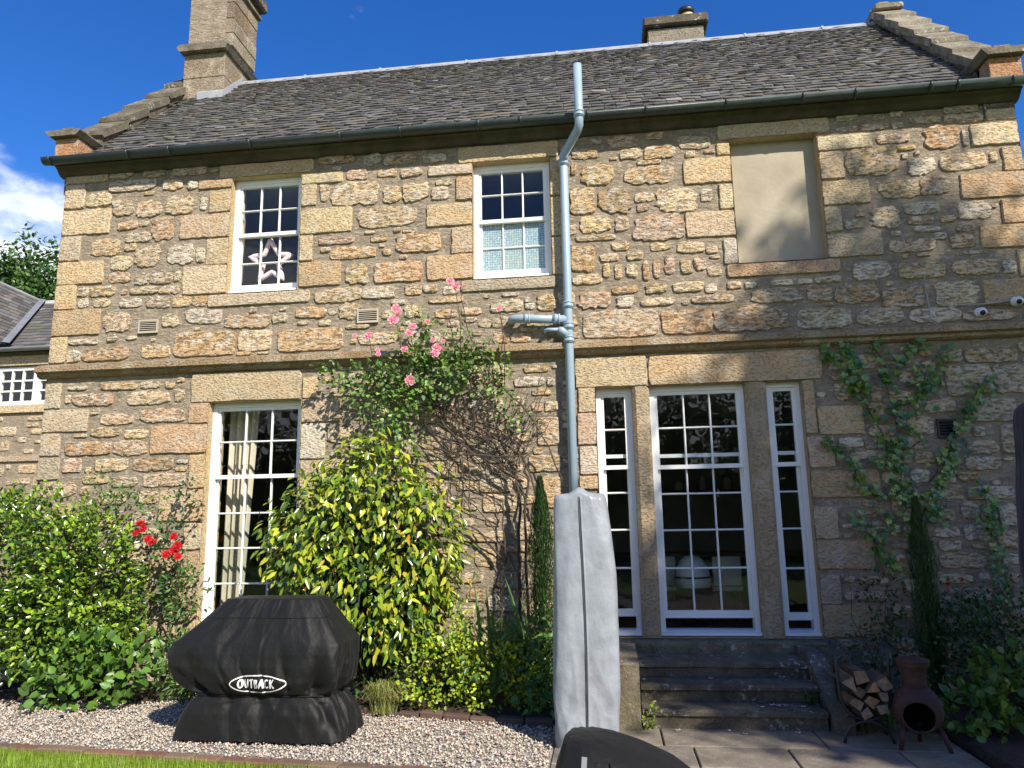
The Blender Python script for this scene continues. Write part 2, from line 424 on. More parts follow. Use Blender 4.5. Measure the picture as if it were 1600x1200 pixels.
# patio of sandstone flags
pat = mesh('patio', [(-.45, -9.5, -.014), (2.36, -9.5, -.014), (2.36, 0, -.014), (-.45, 0, -.014)], [(0, 1, 2, 3)], SOIL); pat['kind'] = 'structure'
m = M_('flagstone'); m.set(Roughness=.85); m.b.inputs['Specular IOR Level'].default_value = .25
t = m.mix(1., m.attr(), m.ramp(m.noise(4, 6, .7), [(.3, .62), (.7, 1.3)]), 'MULTIPLY')
t = m.mix(m.ramp(m.noise(16, 5, .7), [(.60, 0.), (.70, .6)]), t, (.30, .28, .24))
m.base(m.mix(1., t, m.ramp(m.noise(80, 3, .7), [(.3, .75), (.7, 1.2)]), 'MULTIPLY')); m.bump(m.noise(30, 5, .65), .9, .008)
FLAG = m.m
rows = [(-.6, [-.45, .03, 1.6, 2.36]), (-1.18, [-.45, .33, 1.46, 2.36]), (-1.6, [-.45, .53, 1.17, 1.9, 2.36]), (-2.05, [-.45, .2, .95, 1.62, 2.36]), (-2.6, [-.45, .6, 1.4, 2.36]),
        (-3.2, [-.45, .3, 1.1, 1.8, 2.36]), (-3.8, [-.45, .7, 1.5, 2.36]), (-4.5, [-.45, .25, 1.2, 2.36]), (-5.2, [-.45, .6, 1.6, 2.36]), (-6, [-.45, .3, 1.3, 2.36]), (-6.8, [-.45, .8, 1.6, 2.36]), (-7.6, [-.45, .4, 1.2, 2.36]), (-8.5, None)]
rows = [(0, [-.45, 2.36])]+rows[1:]
rows[0] = (-.55, [-.45, .33, 1.46, 2.36])
for k in range(len(rows)-1):
    y1, xs = rows[k]; y0 = rows[k+1][0]
    for j in range(len(xs)-1):
        c = np.array(random.choice([(.235, .20, .15), (.21, .18, .14), (.25, .205, .145), (.19, .165, .135)]))
        mbk = MB().box(xs[j]+.006, xs[j+1]-.006, y0+.006, y1-.006, -.05, random.uniform(-.003, .003), c, .006)
        mbk.build('flagstone', FLAG, pat)

# ------------------------------------------------------------------ the house
HX0, HX1, HD, EZ = -6.12, 4.17, 4.6, 5.66
house = thing('stone_house', (-1, 0, 0), 'two-storey sandstone rubble house with dark slate roof and white sash windows', 'house')
OPEN = dict(A=(-4.06, -3.24, 4.08, 5.44), B=(-1.31, -.48, 4.08, 5.40), blind=(1.40, 2.26, 4.09, 5.44), low=(-4.18, -3.15, .55, 2.88),
            dl=(-.08, .28, .49, 2.88), dc=(.45, 1.37, .49, 2.88), dr=(1.57, 1.90, .49, 2.88))
TR = (-.08, 1.90, .49, 2.88)                        # whole triple opening incl. mullions
WALLO = [OPEN['A'], OPEN['B'], OPEN['blind'], OPEN['low'], TR]
def lines(a, b, step, extra):
    g = list(np.arange(a, b, step))+[b]
    g = [v for v in g if all(abs(v-e) > step*.4 for e in extra)]+list(extra)
    return sorted(set(round(float(v), 4) for v in g))
XS = lines(HX0, HX1, .05, [HX0, HX1]+[o[i] for o in WALLO for i in (0, 1)])
ZS = lines(-.1, EZ, .05, [-.1, EZ]+[o[i] for o in WALLO for i in (2, 3)])
X, Z = np.meshgrid(XS, ZS)
Yd = .010+.004*fbm(X*7, Z*7)+.003*vnoise(X*23, Z*23)
V = np.stack([X, Yd, Z], 2).reshape(-1, 3)
nxs = len(XS); Fw = []
for i in range(len(ZS)-1):
    zc = (ZS[i]+ZS[i+1])/2
    for j in range(nxs-1):
        xc = (XS[j]+XS[j+1])/2
        if any(o[0] < xc < o[1] and o[2] < zc < o[3] for o in WALLO): continue
        Fw.append((i*nxs+j, i*nxs+j+1, (i+1)*nxs+j+1, (i+1)*nxs+j))
wall = mesh('wall', V, np.array(Fw), MORTAR, house, smooth=True)
wall['label'] = 'front wall of cream and orange rubble stones in grey lime mortar'

CC = dict(w=(.60, .55, .455), c=(.585, .475, .315), y=(.56, .425, .24), o=(.53, .36, .205), p=(.54, .405, .295), g=(.47, .40, .295), b=(.42, .30, .175))
def tintof(c): 
    t_ = (np.array(CC[c])*.72+np.array((.55, .43, .275))*.28)*.93*rng.uniform(.88, 1.10); return t_*rng.uniform(.97, 1.03, 3)
def stone_geo(cx, cz, w, h, kind, proud, nth=24, y0=0.):
    sd = rng.uniform(0, 50); mn = min(w, h)
    if kind == 'r':                                 # angular rubble: jittered corners, edges broken once, slightly rounded
        P = []
        for u, v in ((-1, -1), (0, -1), (1, -1), (1, 0), (1, 1), (0, 1), (-1, 1), (-1, 0)):
            ju = rng.uniform(0, .32 if u and v else .10)*(1 if rng.random() < .7 else .3)
            jv = rng.uniform(0, .32 if u and v else .10)*(1 if rng.random() < .7 else .3)
            P.append((u*w/2-np.sign(u)*ju*min(w*.5, h*.8)*.6+(rng.uniform(-.25, .25)*w if u == 0 else 0), v*h/2-np.sign(v)*jv*h*.5+(rng.uniform(-.2, .2)*h if v == 0 else 0)))
        P = np.array(P)
        Q = np.stack([P*.72+np.roll(P, -1, 0)*.28, P*.28+np.roll(P, -1, 0)*.72], 1).reshape(-1, 2)
        d = np.concatenate([[0], np.cumsum(np.linalg.norm(np.roll(Q, -1, 0)-Q, axis=1))])
        t_ = np.linspace(0, d[-1], nth, endpoint=False); Qc = np.concatenate([Q, Q[:1]])
        ux, uz = np.interp(t_, d, Qc[:, 0]), np.interp(t_, d, Qc[:, 1])
        nzv = rng.normal(0, .035, nth)*mn+vnoise(ux*30+sd, uz*30)*.05*mn
    else:
        nexp = dict(d=26, q=9)[kind]
        th = np.linspace(0, 2*np.pi, nth, endpoint=False)
        c, s = np.cos(th), np.sin(th)
        r = 1/(np.abs(c)**nexp+np.abs(s)**nexp)**(1/nexp)
        ux, uz = c*r*w/2, s*r*h/2
        nzv = vnoise(ux*14+sd, uz*14, sd)*.05*mn+rng.normal(0, .012, nth)*mn
        if kind == 'd': nzv = np.clip(nzv, -.008, .002)
    L = np.hypot(ux, uz)+1e-6
    ox, oz = ux*(1+nzv/L), uz*(1+nzv/L)
    bev = dict(d=.007, q=.008, r=.007)[kind]*min(1, mn/.1)
    V = []
    for off, dep in ((0, -.03), (0, .15), (bev, .85)):
        k = np.maximum(1-off/L, .2)
        V.append(np.stack([cx+ox*k, np.full(nth, y0-(proud*dep if dep > 0 else dep)), cz+oz*k], 1))
    rough = dict(d=.003, q=.007, r=.008)[kind]*min(1, mn/.1)
    for k in (.62, .30):
        xx, zz = ox*k, oz*k
        V.append(np.stack([cx+xx, y0-(proud+rough*vnoise((cx+xx)*22, (cz+zz)*22, sd)+rough*.3), cz+zz], 1))
    V.append(np.array([[cx, y0-proud-rough*rng.uniform(-.3, .9), cz]]))
    V = np.concatenate(V)
    nr = 5; F = [(a*nth+j, a*nth+(j+1) % nth, (a+1)*nth+(j+1) % nth, (a+1)*nth+j) for a in range(nr-1) for j in range(nth)]
    F += [((nr-1)*nth+j, (nr-1)*nth+(j+1) % nth, nr*nth) for j in range(nth)]
    return V, F

# lintels, sills, jambs: dressed blocks that frame the openings (x0, x1, z0, z1, colour, proud)
DB = [(-4.22, -3.10, 5.445, 5.60, 'y'), (-4.27, -3.10, 3.945, 4.075, 'g'), (-1.47, -.37, 5.405, 5.58, 'y'), (-1.44, -.44, 3.955, 4.075, 'g'),
      (1.28, 2.40, 5.445, 5.60, 'c'), (1.28, 2.37, 3.955, 4.085, 'o'), (-4.40, -3.16, 2.885, 3.20, 'c'), (-.28, .44, 2.885, 3.19, 'c'), (.45, 2.11, 2.885, 3.18, 'y'),
      (-.475, -.37, 4.085, 4.5, 'c'), (-.475, -.37, 4.51, 4.95, 'y'), (-.475, -.37, 4.96, 5.40, 'y'),
      (-3.145, -2.72, 2.63, 2.88, 'p'), (-3.145, -2.88, 2.25, 2.62, 'w'), (-3.145, -2.70, 1.9, 2.24, 'c'), (-3.145, -2.9, 1.5, 1.89, 'y'), (-3.145, -2.75, 1.1, 1.49, 'c'), (-3.145, -2.9, .6, 1.09, 'o'),
      (-.30, -.085, .5, .95, 'o'), (-.38, -.085, .96, 1.35, 'c'), (-.28, -.085, 1.36, 1.80, 'p')]
taken = []
dst = [(a, b, c, d) for a, b, c, d, _ in DB]
for a, b, c, d, cc in DB:
    V, F = stone_geo((a+b)/2, (c+d)/2, b-a, d-c, 'd', .016)
    mesh('dressed_stone', V, F, DRESS, wall, tint=tintof(cc)); taken.append((a, b, c, d))
STONES = "-597,536,22,30,cd -580,504,57,31,cd -597,473,22,31,gd -582,444,55,29,yd -597,415,22,29,yd -581,385,56,30,bd -600,354,17,31,yd -584,561,51,18,gd -543,560,29,11,gr -502,558,28,11,gr -459,558,42,14,gr -528,545,58,14,wr -478,542,25,13,cr -454,540,13,11,wr -426,540,41,13,od -418,518,28,27,yd -435,490,62,30,cd -419,458,27,31,cd -431,426,55,33,cd -568,530,32,16,cr -538,518,29,20,gr -505,515,32,19,pr -468,517,33,22,cr -530,496,25,11,or -486,489,28,28,br -516,482,30,13,gr -554,472,35,21,or -534,452,25,18,cr -502,458,31,27,cr -462,457,33,24,wr -524,470,15,9,yr -535,435,27,13,br -507,431,18,14,gr -484,431,27,14,gr -465,432,8,12,wr -439,516,9,15,wr -439,455,11,18,wr -554,420,31,13,yr -504,418,33,9,gr -474,417,25,10,cr -578,420,15,11,gr -576,407,13,11,wr -553,406,20,10,cr -519,404,26,11,wr -486,403,28,13,gr -458,403,23,14,yr -436,402,19,12,or -534,383,32,24,pr -470,382,19,16,cr -431,384,42,18,wr -380,376,51,16,pr -428,353,72,28,oq -370,354,39,23,cq -484,348,34,16,yr -544,347,55,15,or -572,362,35,7,wr -582,346,17,15,wr -514,364,13,5,wr -382,340,16,5,or -300,536,48,12,cd -315,517,18,26,cd -294,486,59,30,yd -316,456,15,31,cd -299,425,47,28,od -260,537,24,12,pr -226,536,23,9,yr -243,554,20,14,wr -262,515,53,27,cr -297,518,11,21,gr -220,511,21,18,yr -224,486,65,25,cr -194,512,29,22,cr -167,508,20,15,wr -163,520,18,7,cr -198,535,25,11,pr -156,535,49,13,wd -140,512,19,27,od -156,483,52,26,yd -142,453,25,30,cd -156,424,51,28,od -284,557,41,11,br -212,551,36,12,yr -173,550,26,10,wr -282,462,39,9,pr -234,461,18,9,or -262,447,49,14,or -294,452,12,6,cr -190,453,49,21,or -258,422,25,22,yr -212,422,54,23,oq -225,445,10,8,cr -278,400,51,16,cr -234,400,35,14,wr -196,401,19,12,or -177,401,16,9,cr -308,382,35,13,or -343,378,18,11,gr -266,381,21,20,cr -308,352,73,25,oq -234,350,40,13,cr -196,377,18,14,cr -221,375,16,10,gr -212,388,15,6,wr -256,364,26,5,gr -360,340,13,3,cr -155,398,18,10,wr -160,388,37,7,or -160,373,24,10,yr -133,374,22,9,pr -134,365,13,6,wr -96,378,33,14,gr -72,376,10,7,wr -54,379,20,18,or -92,390,17,4,wr -102,344,17,11,or -82,343,21,10,cr -67,310,26,7,yr -10,541,28,12,yr 38,537,23,12,cr 68,537,32,16,yr 3,516,35,23,yr 56,511,49,20,yr 116,512,50,29,yd 57,526,24,5,pr -22,524,6,13,or -14,488,27,29,yq 19,486,32,28,br 50,487,20,10,cr 48,476,13,9,pr 82,482,41,27,cr 113,485,12,14,gr 134,482,17,28,cd 116,454,52,29,cd 63,453,52,28,pr -2,461,32,19,yr 26,460,15,16,pr -2,446,41,7,yr 94,430,27,13,cr 64,432,21,9,yr 115,426,12,8,cr -16,424,25,28,oq 12,424,19,9,or 38,424,17,9,cr 8,410,8,16,yr 20,408,8,16,yr 34,408,12,15,cr 48,408,7,22,or 59,408,8,19,or 72,412,10,20,pr 88,410,11,16,yr 102,412,13,14,pr 116,403,14,11,cr -12,402,30,11,cr 26,388,26,9,or 57,388,21,11,yr 89,388,30,11,cr -5,380,32,19,pr 26,376,17,13,wr 58,374,33,9,cr 20,353,76,28,cq 86,352,51,25,oq 148,352,71,28,br 217,348,50,20,gr 269,348,42,17,gr 319,346,46,15,wr 367,344,46,11,cr 174,374,49,15,gr 215,374,24,17,or 250,372,41,19,br 292,366,38,21,bq 340,366,38,26,cr 385,366,41,26,od 404,394,9,27,cd 390,422,43,23,od 403,447,23,25,od 386,475,59,26,od 408,501,19,26,yd 394,529,43,24,cd 403,549,27,12,cd 368,548,36,10,cr 134,534,16,14,yd 134,422,16,29,wd 253,532,54,16,cd 238,508,25,30,cd 249,478,47,26,yd 234,450,19,27,cd 252,422,54,25,gd 277,509,52,29,yr 300,532,32,11,pr 311,521,18,6,yr 346,530,33,25,or 368,527,7,18,wr 324,500,25,19,wr 363,502,42,19,cr 391,504,8,11,yr 300,477,36,19,yr 333,479,26,20,pr 319,456,32,13,wr 317,443,24,8,yr 284,448,27,23,cr 366,450,30,19,wr 321,434,24,7,wr 306,418,42,13,cr 352,419,22,14,or 333,426,12,7,wr 332,549,29,8,cr 257,546,20,5,wr 284,546,25,7,cr 309,512,6,7,wr 254,444,17,10,cr 292,431,10,5,wr 258,560,21,10,wr 306,558,14,7,wr 367,558,32,9,gr 189,387,40,6,wr 224,388,25,7,wr 150,386,11,7,wr 266,394,35,19,wr 312,392,43,17,yq 361,392,42,16,cr 391,391,12,14,wr 360,407,17,4,wr 134,387,15,8,or 112,374,41,9,pr -602,302,19,29,gd -584,274,53,25,gd -599,248,21,25,gd -574,310,23,5,wr -524,310,42,8,yr -488,310,23,8,gr -465,309,11,8,cr -554,296,48,14,pr -584,298,7,9,wr -489,296,49,15,cr -453,297,13,15,cr -524,274,38,13,pr -472,276,50,15,pr -536,260,35,11,yr -500,257,27,10,yr -565,257,14,4,yr -555,243,54,16,or -506,242,39,16,cr -429,277,24,22,od -450,250,66,31,od -427,215,20,36,yd -526,224,39,14,cr -478,224,46,14,br -553,220,8,6,or -446,218,13,5,yr -445,226,12,5,wr -543,209,30,9,yr -510,206,31,11,gr -464,207,47,14,cr -444,180,49,33,yd -481,189,23,14,yr -428,148,21,27,cd -446,120,55,25,od -477,154,23,6,wr -465,142,38,12,cr -572,225,22,16,pq -597,222,22,24,gd -436,90,33,33,od -446,59,57,28,cd -461,32,28,27,wr -431,30,28,29,cd -444,2,55,25,gd -306,300,17,23,yd -286,308,10,6,or -269,294,30,9,pr -190,304,14,9,cr -238,306,10,13,cr -74,297,31,10,wr -52,296,8,8,wr -62,286,19,7,yr -67,270,12,9,pr -52,271,15,10,cr -56,246,23,29,pq -84,240,19,9,yr -60,214,33,17,yq -92,255,15,8,pr -142,212,11,9,or -104,310,17,12,cr -104,298,12,8,or -118,262,21,11,gr -16,276,19,25,cd -17,247,20,32,pd -16,216,20,28,wd -17,194,20,13,od -110,194,33,15,gq -106,176,34,18,cq -54,186,20,31,oq -88,132,25,6,or -123,144,43,11,cq 195,262,13,53,yd 203,304,12,27,yd 223,248,42,28,yd 206,218,19,30,pd 224,188,58,26,od 204,152,17,30,pd 218,123,47,27,od 201,92,16,27,gd 220,64,54,29,od 364,305,47,14,bq 342,282,41,29,gq 378,282,29,27,gq 374,225,22,28,gq 360,253,40,23,gq 314,259,29,14,gr 292,241,29,18,pr 230,226,22,10,wr 228,275,16,18,yr 258,272,10,15,or 285,224,24,11,gr 294,210,17,12,br 288,194,17,13,wr 329,306,20,13,gr 282,304,21,9,gr 286,288,13,16,pr 345,233,10,10,wr 346,219,27,13,gr 344,204,30,13,gr 330,192,19,9,br 348,177,40,12,wq 315,178,18,13,gr 306,142,21,10,wr 307,130,19,9,wr 268,130,13,5,or 265,116,14,15,yr 242,148,21,11,cr 237,160,18,8,cr 220,149,9,4,wr 317,117,40,14,gq 333,102,10,9,wr 356,102,11,10,pr 239,100,24,7,cr 236,86,24,10,pr 326,87,25,12,pq 216,86,9,8,gr 309,101,28,8,gr 360,156,16,20,wr 328,161,16,16,gr 358,135,20,16,gr 332,129,12,4,or"
small = MB(); nr_ = 0
rub = []
for tk in STONES.split():
    a, b, c, d, e = tk.split(','); cx, cz, w, h = int(a)/100, int(b)/100, int(c)/100, int(d)/100; col, kd = e
    x0, x1, z0, z1 = cx-w/2, cx+w/2, cz-h/2, cz+h/2
    if 3.17 < cz < 3.36: continue
    if z1 > 3.2 and cz < 3.2: z1 = 3.2
    if z0 < 3.36 and cz > 3.2: z0 = 3.37
    x0 = max(x0, HX0); x1 = min(x1, HX1)
    if kd == 'd':                                   # quoins run out to the arris of the wall
        if x0 < HX0+.07: x0 = HX0
        if x1 > HX1-.07: x1 = HX1
    ok = True
    for o in WALLO:                                 # jamb stones end exactly at the opening
        if kd == 'd':
            if abs(x1-o[0]) < .09 and o[2]-.05 < (z0+z1)/2 < o[3]+.02: x1 = o[0]-.002
            if abs(x0-o[1]) < .09 and o[2]-.05 < (z0+z1)/2 < o[3]+.02: x0 = o[1]+.002
        if x0 < o[1]-.004 and x1 > o[0]+.004 and z0 < o[3]-.004 and z1 > o[2]+.004:
            px_ = min(x1-o[0], o[1]-x0); pz_ = min(z1-o[2], o[3]-z0)
            if px_ < pz_:
                if x1-o[0] < o[1]-x0: x1 = o[0]-.004
                else: x0 = o[1]+.004
            else:
                if z1-o[2] < o[3]-z0: z1 = o[2]-.004
                else: z0 = o[3]+.004
    for o in dst:
        if x0 < o[1] and x1 > o[0] and z0 < o[3] and z1 > o[2]:
            px_ = min(x1-o[0], o[1]-x0); pz_ = min(z1-o[2], o[3]-z0)
            if px_ < pz_:
                if x1-o[0] < o[1]-x0: x1 = o[0]-.006
                else: x0 = o[1]+.006
            else:
                if z1-o[2] < o[3]-z0: z1 = o[2]-.006
                else: z0 = o[3]+.006
    if x1-x0 < .05 or z1-z0 < .03: continue
    if kd == 'd': dst.append((x0, x1, z0, z1))
    rub.append((x0, x1, z0, z1, col, kd)); taken.append((x0, x1, z0, z1))
rub.sort(key=lambda r: -(r[1]-r[0])*(r[3]-r[2]))
cnt = 0
for x0, x1, z0, z1, col, kd in rub:
    V, F = stone_geo((x0+x1)/2, (z0+z1)/2, (x1-x0)*(1.05 if kd == 'r' else 1)-.004, (z1-z0)*(1.06 if kd == 'r' else 1)-.004, kd, dict(d=.014, q=.012, r=rng.uniform(.006, .013))[kd], 32 if (x1-x0) > .2 else 24)
    if kd == 'd': mesh('dressed_stone', V, F, DRESS, wall, tint=tintof(col))
    elif cnt < 290: mesh('stone', V, F, SAND, wall, tint=tintof(col)); cnt += 1
    else: small.add(V, F, tintof(col))
# pinnings and small rubble between the big stones
T = np.array(taken); nT = len(T); buf = np.zeros((4000, 4)); buf[:nT] = T
block = [(o[0]-.02, o[1]+.02, o[2]-.02, o[3]+.02) for o in WALLO]
for bx in block+[(-7, 5, 3.18, 3.375), (-5.10, -4.78, 3.63, 3.87), (-2.60, -2.28, 3.63, 3.87), (3.05, 3.28, 2.24, 2.5), (-.05, 1.75, -.2, .5)]: buf[nT] = bx; nT += 1
for k in range(26000):
    s_ = k/26000
    w = rng.uniform(.16, .42)*(1-s_)**1.2+rng.uniform(.05, .12); h = min(w*rng.uniform(.55, 1.15), rng.uniform(.08, .22)*(1-s_)+rng.uniform(.03, .065))
    cx = rng.uniform(HX0+w/2+.01, HX1-w/2-.01); cz = rng.uniform(.0+h/2, 5.60-h/2)
    mg = .008
    B = buf[:nT]
    if np.any((B[:, 0] < cx+w/2+mg) & (B[:, 1] > cx-w/2-mg) & (B[:, 2] < cz+h/2+mg) & (B[:, 3] > cz-h/2-mg)): continue
    if nT >= 3990: break
    buf[nT] = (cx-w/2, cx+w/2, cz-h/2, cz+h/2); nT += 1
    V, F = stone_geo(cx, cz, w, h, 'r', rng.uniform(.004, .010), 16 if w > .09 else 12)
    small.add(V, F, tintof(rng.choice(list('wwcccgggypob'))))
o = small.build('small_stones', SAND, wall); o['kind'] = 'stuff'

# reveals of the openings, mullions, blocked window
def reveal(o, name, y1=.34, tnt='c'):
    x0, x1, z0, z1 = o; mb = MB(); y0 = -.012; t_ = tintof(tnt)
    mb.add([(x0, y0, z0), (x0, y1, z0), (x0, y1, z1), (x0, y0, z1)], [(0, 1, 2, 3)], t_)
    mb.add([(x1, y0, z0), (x1, y0, z1), (x1, y1, z1), (x1, y1, z0)], [(0, 1, 2, 3)], t_)
    mb.add([(x0, y0, z1), (x0, y1, z1), (x1, y1, z1), (x1, y0, z1)], [(0, 1, 2, 3)], t_)
    mb.add([(x0, y0-.01, z0), (x1, y0-.01, z0), (x1, y1, z0+.012), (x0, y1, z0+.012)], [(0, 1, 2, 3)], t_)
    return mb.build(name, DRESS, house)
for k in ('A', 'B', 'low'): reveal(OPEN[k], 'window_reveal', tnt='y')
reveal(TR, 'window_reveal', tnt='y'); reveal(OPEN['blind'], 'blocked_window_reveal', .2, 'y')
for a, b in ((.28, .45), (1.37, 1.57)):
    mb = MB(); tz = [.49, 1.9, 2.88] if a < 1 else [.49, 2.88]
    for q in range(len(tz)-1):
        P = [(a, .24), (a, .02), (a+.035, -.014), (b-.035, -.014), (b, .02), (b, .24)]
        mb.prism(P, 'z', tz[q]+.0015, tz[q+1]-.0015, np.array((.40, .315, .20))*rng.uniform(.9, 1.1))
    o = mb.build('mullion', DRESS, house); o['label'] = 'chamfered sandstone mullion between the tall windows'
x0, x1, z0, z1 = OPEN['blind']
gx = np.linspace(x0, x1, 30); gz = np.linspace(z0, z1, 44); X, Z = np.meshgrid(gx, gz)
V = np.stack([X, .115+.004*fbm(X*4, Z*4), Z], 2).reshape(-1, 3)
F = np.array([(i*30+j, i*30+j+1, (i+1)*30+j+1, (i+1)*30+j) for i in range(43) for j in range(29)])
o = mesh('blocked_window', V, F, PLASTER, house, smooth=True); o['label'] = 'window opening blocked with smooth beige render'

# other walls, floors, rooms
SIDE = M_('side_rubble'); SIDE.set(Roughness=.95)
vo = SIDE.n.new('ShaderNodeTexVoronoi'); vo.inputs['Scale'].default_value = 4.5; SIDE.l(SIDE.tc.outputs['Object'], vo.inputs['Vector'])
SIDE.base(SIDE.mix(1., SIDE.mix(.35, (.36, .29, .2), vo.outputs['Color']), (.75, .66, .52), 'MULTIPLY')); SIDE.bump(vo.outputs['Distance'], 1., .03)
one(lambda mb: mb.add([(HX1, 0, -.1), (HX1, HD, -.1), (HX1, HD, EZ), (HX1, 0, EZ)], [(0, 1, 2, 3)]), 'side_wall', SIDE.m, house)
one(lambda mb: mb.add([(HX0, 0, -.1), (HX0, 0, EZ), (HX0, HD, EZ), (HX0, HD, -.1)], [(0, 1, 2, 3)]), 'side_wall', SIDE.m, house)
one(lambda mb: mb.add([(HX0, HD, -.1), (HX0, HD, EZ), (HX1, HD, EZ), (HX1, HD, -.1)], [(0, 1, 2, 3)]), 'back_wall', SIDE.m, house)
one(lambda mb: mb.box(HX0+.01, HX1-.01, .02, HD-.01, 3.08, 3.38), 'upper_floor', CEILP, house)
one(lambda mb: mb.box(HX0+.01, HX1-.01, .36, HD-.01, 5.58, 5.63), 'ceiling', CEILP, house)
one(lambda mb: mb.box(HX0+.01, HX1-.01, .02, HD-.01, .30, .47), 'ground_floor', WOODF, house)
for x_ in (-2.3, 2.9): one(lambda mb: mb.box(x_, x_+.1, .03, HD-.02, .471, 3.079), 'partition', WALLP, house)
for x_ in (-2.3, .6): one(lambda mb: mb.box(x_, x_+.1, .03, HD-.02, 3.381, 5.579), 'partition', WALLP, house)
one(lambda mb: mb.box(HX0+.02, HX1-.02, 4.1, 4.15, .471, 3.079), 'room_back_wall', WALLP, house)
one(lambda mb: mb.box(HX0+.02, HX1-.02, 3.3, 3.35, 3.381, 5.579), 'room_back_wall', WALLP, house)
# inner skin of the front wall beside the openings (keeps the rooms dark)
mb = MB()
xs_ = sorted([HX0+.02, HX1-.02]+[v for o in WALLO for v in o[:2]]); zs_ = sorted([.471, 3.079]+[v for o in WALLO for v in o[2:]]+[3.381, 5.579])
for i in range(len(zs_)-1):
    for j in range(len(xs_)-1):
        xc, zc = (xs_[j]+xs_[j+1])/2, (zs_[i]+zs_[i+1])/2
        if any(o[0] < xc < o[1] and o[2] < zc < o[3] for o in WALLO if o is not OPEN['blind']): continue
        mb.add([(xs_[j], .335, zs_[i]), (xs_[j+1], .335, zs_[i]), (xs_[j+1], .335, zs_[i+1]), (xs_[j], .335, zs_[i+1])], [(0, 1, 2, 3)])
mb.build('inner_wall', WALLP, house)

# string course in lengths of stone, eaves course
xs_ = [-6.2, -4.65, -2.9, -1.35, .3, 1.9, 3.2, 4.22]
for a, b in zip(xs_[:-1], xs_[1:]):
    one(lambda mb: mb.prism([(.01, 3.375), (-.10, 3.335), (-.104, 3.275), (-.06, 3.262), (-.055, 3.232), (-.02, 3.215), (.01, 3.21)], 'x', a+.002, b-.002, np.array((.30, .22, .13))*rng.uniform(.85, 1.1)), 'string_course', DRESS, house)
EAVM = simple('sooty_shaded_stone', (.08, .065, .045), .9, .45, 5, .01, 40)  # soot staining plus the shade under the gutter, both put into the colour
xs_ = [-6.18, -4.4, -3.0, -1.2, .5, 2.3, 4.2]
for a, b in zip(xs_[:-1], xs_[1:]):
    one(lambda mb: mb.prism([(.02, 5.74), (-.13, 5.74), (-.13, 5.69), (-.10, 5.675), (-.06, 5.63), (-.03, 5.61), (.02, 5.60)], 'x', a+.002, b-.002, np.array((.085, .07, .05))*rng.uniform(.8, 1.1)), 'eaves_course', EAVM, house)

# gutter
def halfpipe(mb, x0, x1, r, yc, zc, th=.012, n=10):
    P = [(yc+r*math.cos(math.pi+math.pi*k/n), zc+r*math.sin(math.pi+math.pi*k/n)) for k in range(n+1)]
    P += [(yc+(r-th)*math.cos(2*math.pi-math.pi*k/n), zc+(r-th)*math.sin(2*math.pi-math.pi*k/n)) for k in range(n+1)]
    nn = len(P); V = [(x0, p[0], p[1]) for p in P]+[(x1, p[0], p[1]) for p in P]
    F = [(k, (k+1) % nn, (k+1) % nn+nn, k+nn) for k in range(nn)]+[(k, nn-1-k, nn-2-k, k+1) for k in range(n)]+[(nn+k, nn+k+1, 2*nn-2-k, 2*nn-1-k) for k in range(n)]
    mb.add(V, F)
gut = one(lambda mb: halfpipe(mb, -6.24, 4.95, .068, -.215, 5.735), 'gutter', GUTM, house, True)
gut['label'] = 'dark green half-round cast iron gutter along the eaves'
for x_ in (-6.15, -5.2, -4.7, -3.75, -2.72, -2.05, -1.2, -.75, -.05, .55, 1.35, 2.1, 2.6, 3.3, 3.55, 4.05, 4.5):
    one(lambda mb: halfpipe(mb, x_-.014, x_+.014, .076, -.215, 5.737), 'gutter_bracket', GUTM, gut, True)

# roof: deck, slates, ridge
RX0, RX1, RY = -5.84, 3.86, 2.3
rz = lambda y: 5.885+y
roof = one(lambda mb: mb.add([(RX0, -.13, rz(-.13)-.03), (RX1, -.13, rz(-.13)-.03), (RX1, RY, rz(RY)-.03), (RX0, RY, rz(RY)-.03), (RX0, HD+.2, rz(-.2)-.03), (RX1, HD+.2, rz(-.2)-.03)], [(0, 1, 2, 3), (3, 2, 5, 4)], (.06, .06, .06)), 'roof', SLATE, house)
roof['label'] = 'dark grey slate roof with uneven weathered slates'
sl = []
s_, k = 0., 0
Ltot = (RY+.15)*math.sqrt(2)
while s_ < Ltot-.05:
    ex = .118-.032*s_/Ltot
    x = RX0-rng.uniform(0, .12)
    while x < RX1:
        w = rng.uniform(.10, .215)*(1-.25*s_/Ltot)
        sl.append((max(x, RX0), min(x+w, RX1), s_, ex)); x += w+.003
    s_ += ex
def slate_geo(x0, x1, s0, ex):
    th = rng.uniform(.009, .018); L = ex*1.75; j = rng.normal(0, .006)
    s0 = s0+j; tl = rng.uniform(-.007, .007)
    L = min(L, Ltot-s0+.03)
    c = 1/math.sqrt(2)
    def P(x, s, n): return (x, -.15+(s-n)*c, rz(-.15)+(s+n)*c)
    lift = .013+th
    cut = rng.uniform(.004, .022, 2)*rng.integers(0, 2, 2)
    bot = [(x0+.001, s0+cut[0]), (x0+.02, s0+rng.normal(0, .003)), (x1-.02, s0+rng.normal(0, .003)), (x1-.001, s0+cut[1])]
    V = [P(x, s, lift+tl*(1 if i > 1 else -1)) for i, (x, s) in enumerate(bot)]+[P(x1-.001, s0+L, .004), P(x0+.001, s0+L, .004)]
    V += [P(x, s, lift-th+tl*(1 if i > 1 else -1)) for i, (x, s) in enumerate(bot)]
    F = [(0, 1, 2, 3, 4, 5), (0, 6, 7, 1), (1, 7, 8, 2), (2, 8, 9, 3), (3, 9, 4), (0, 5, 6)]
    return V, F
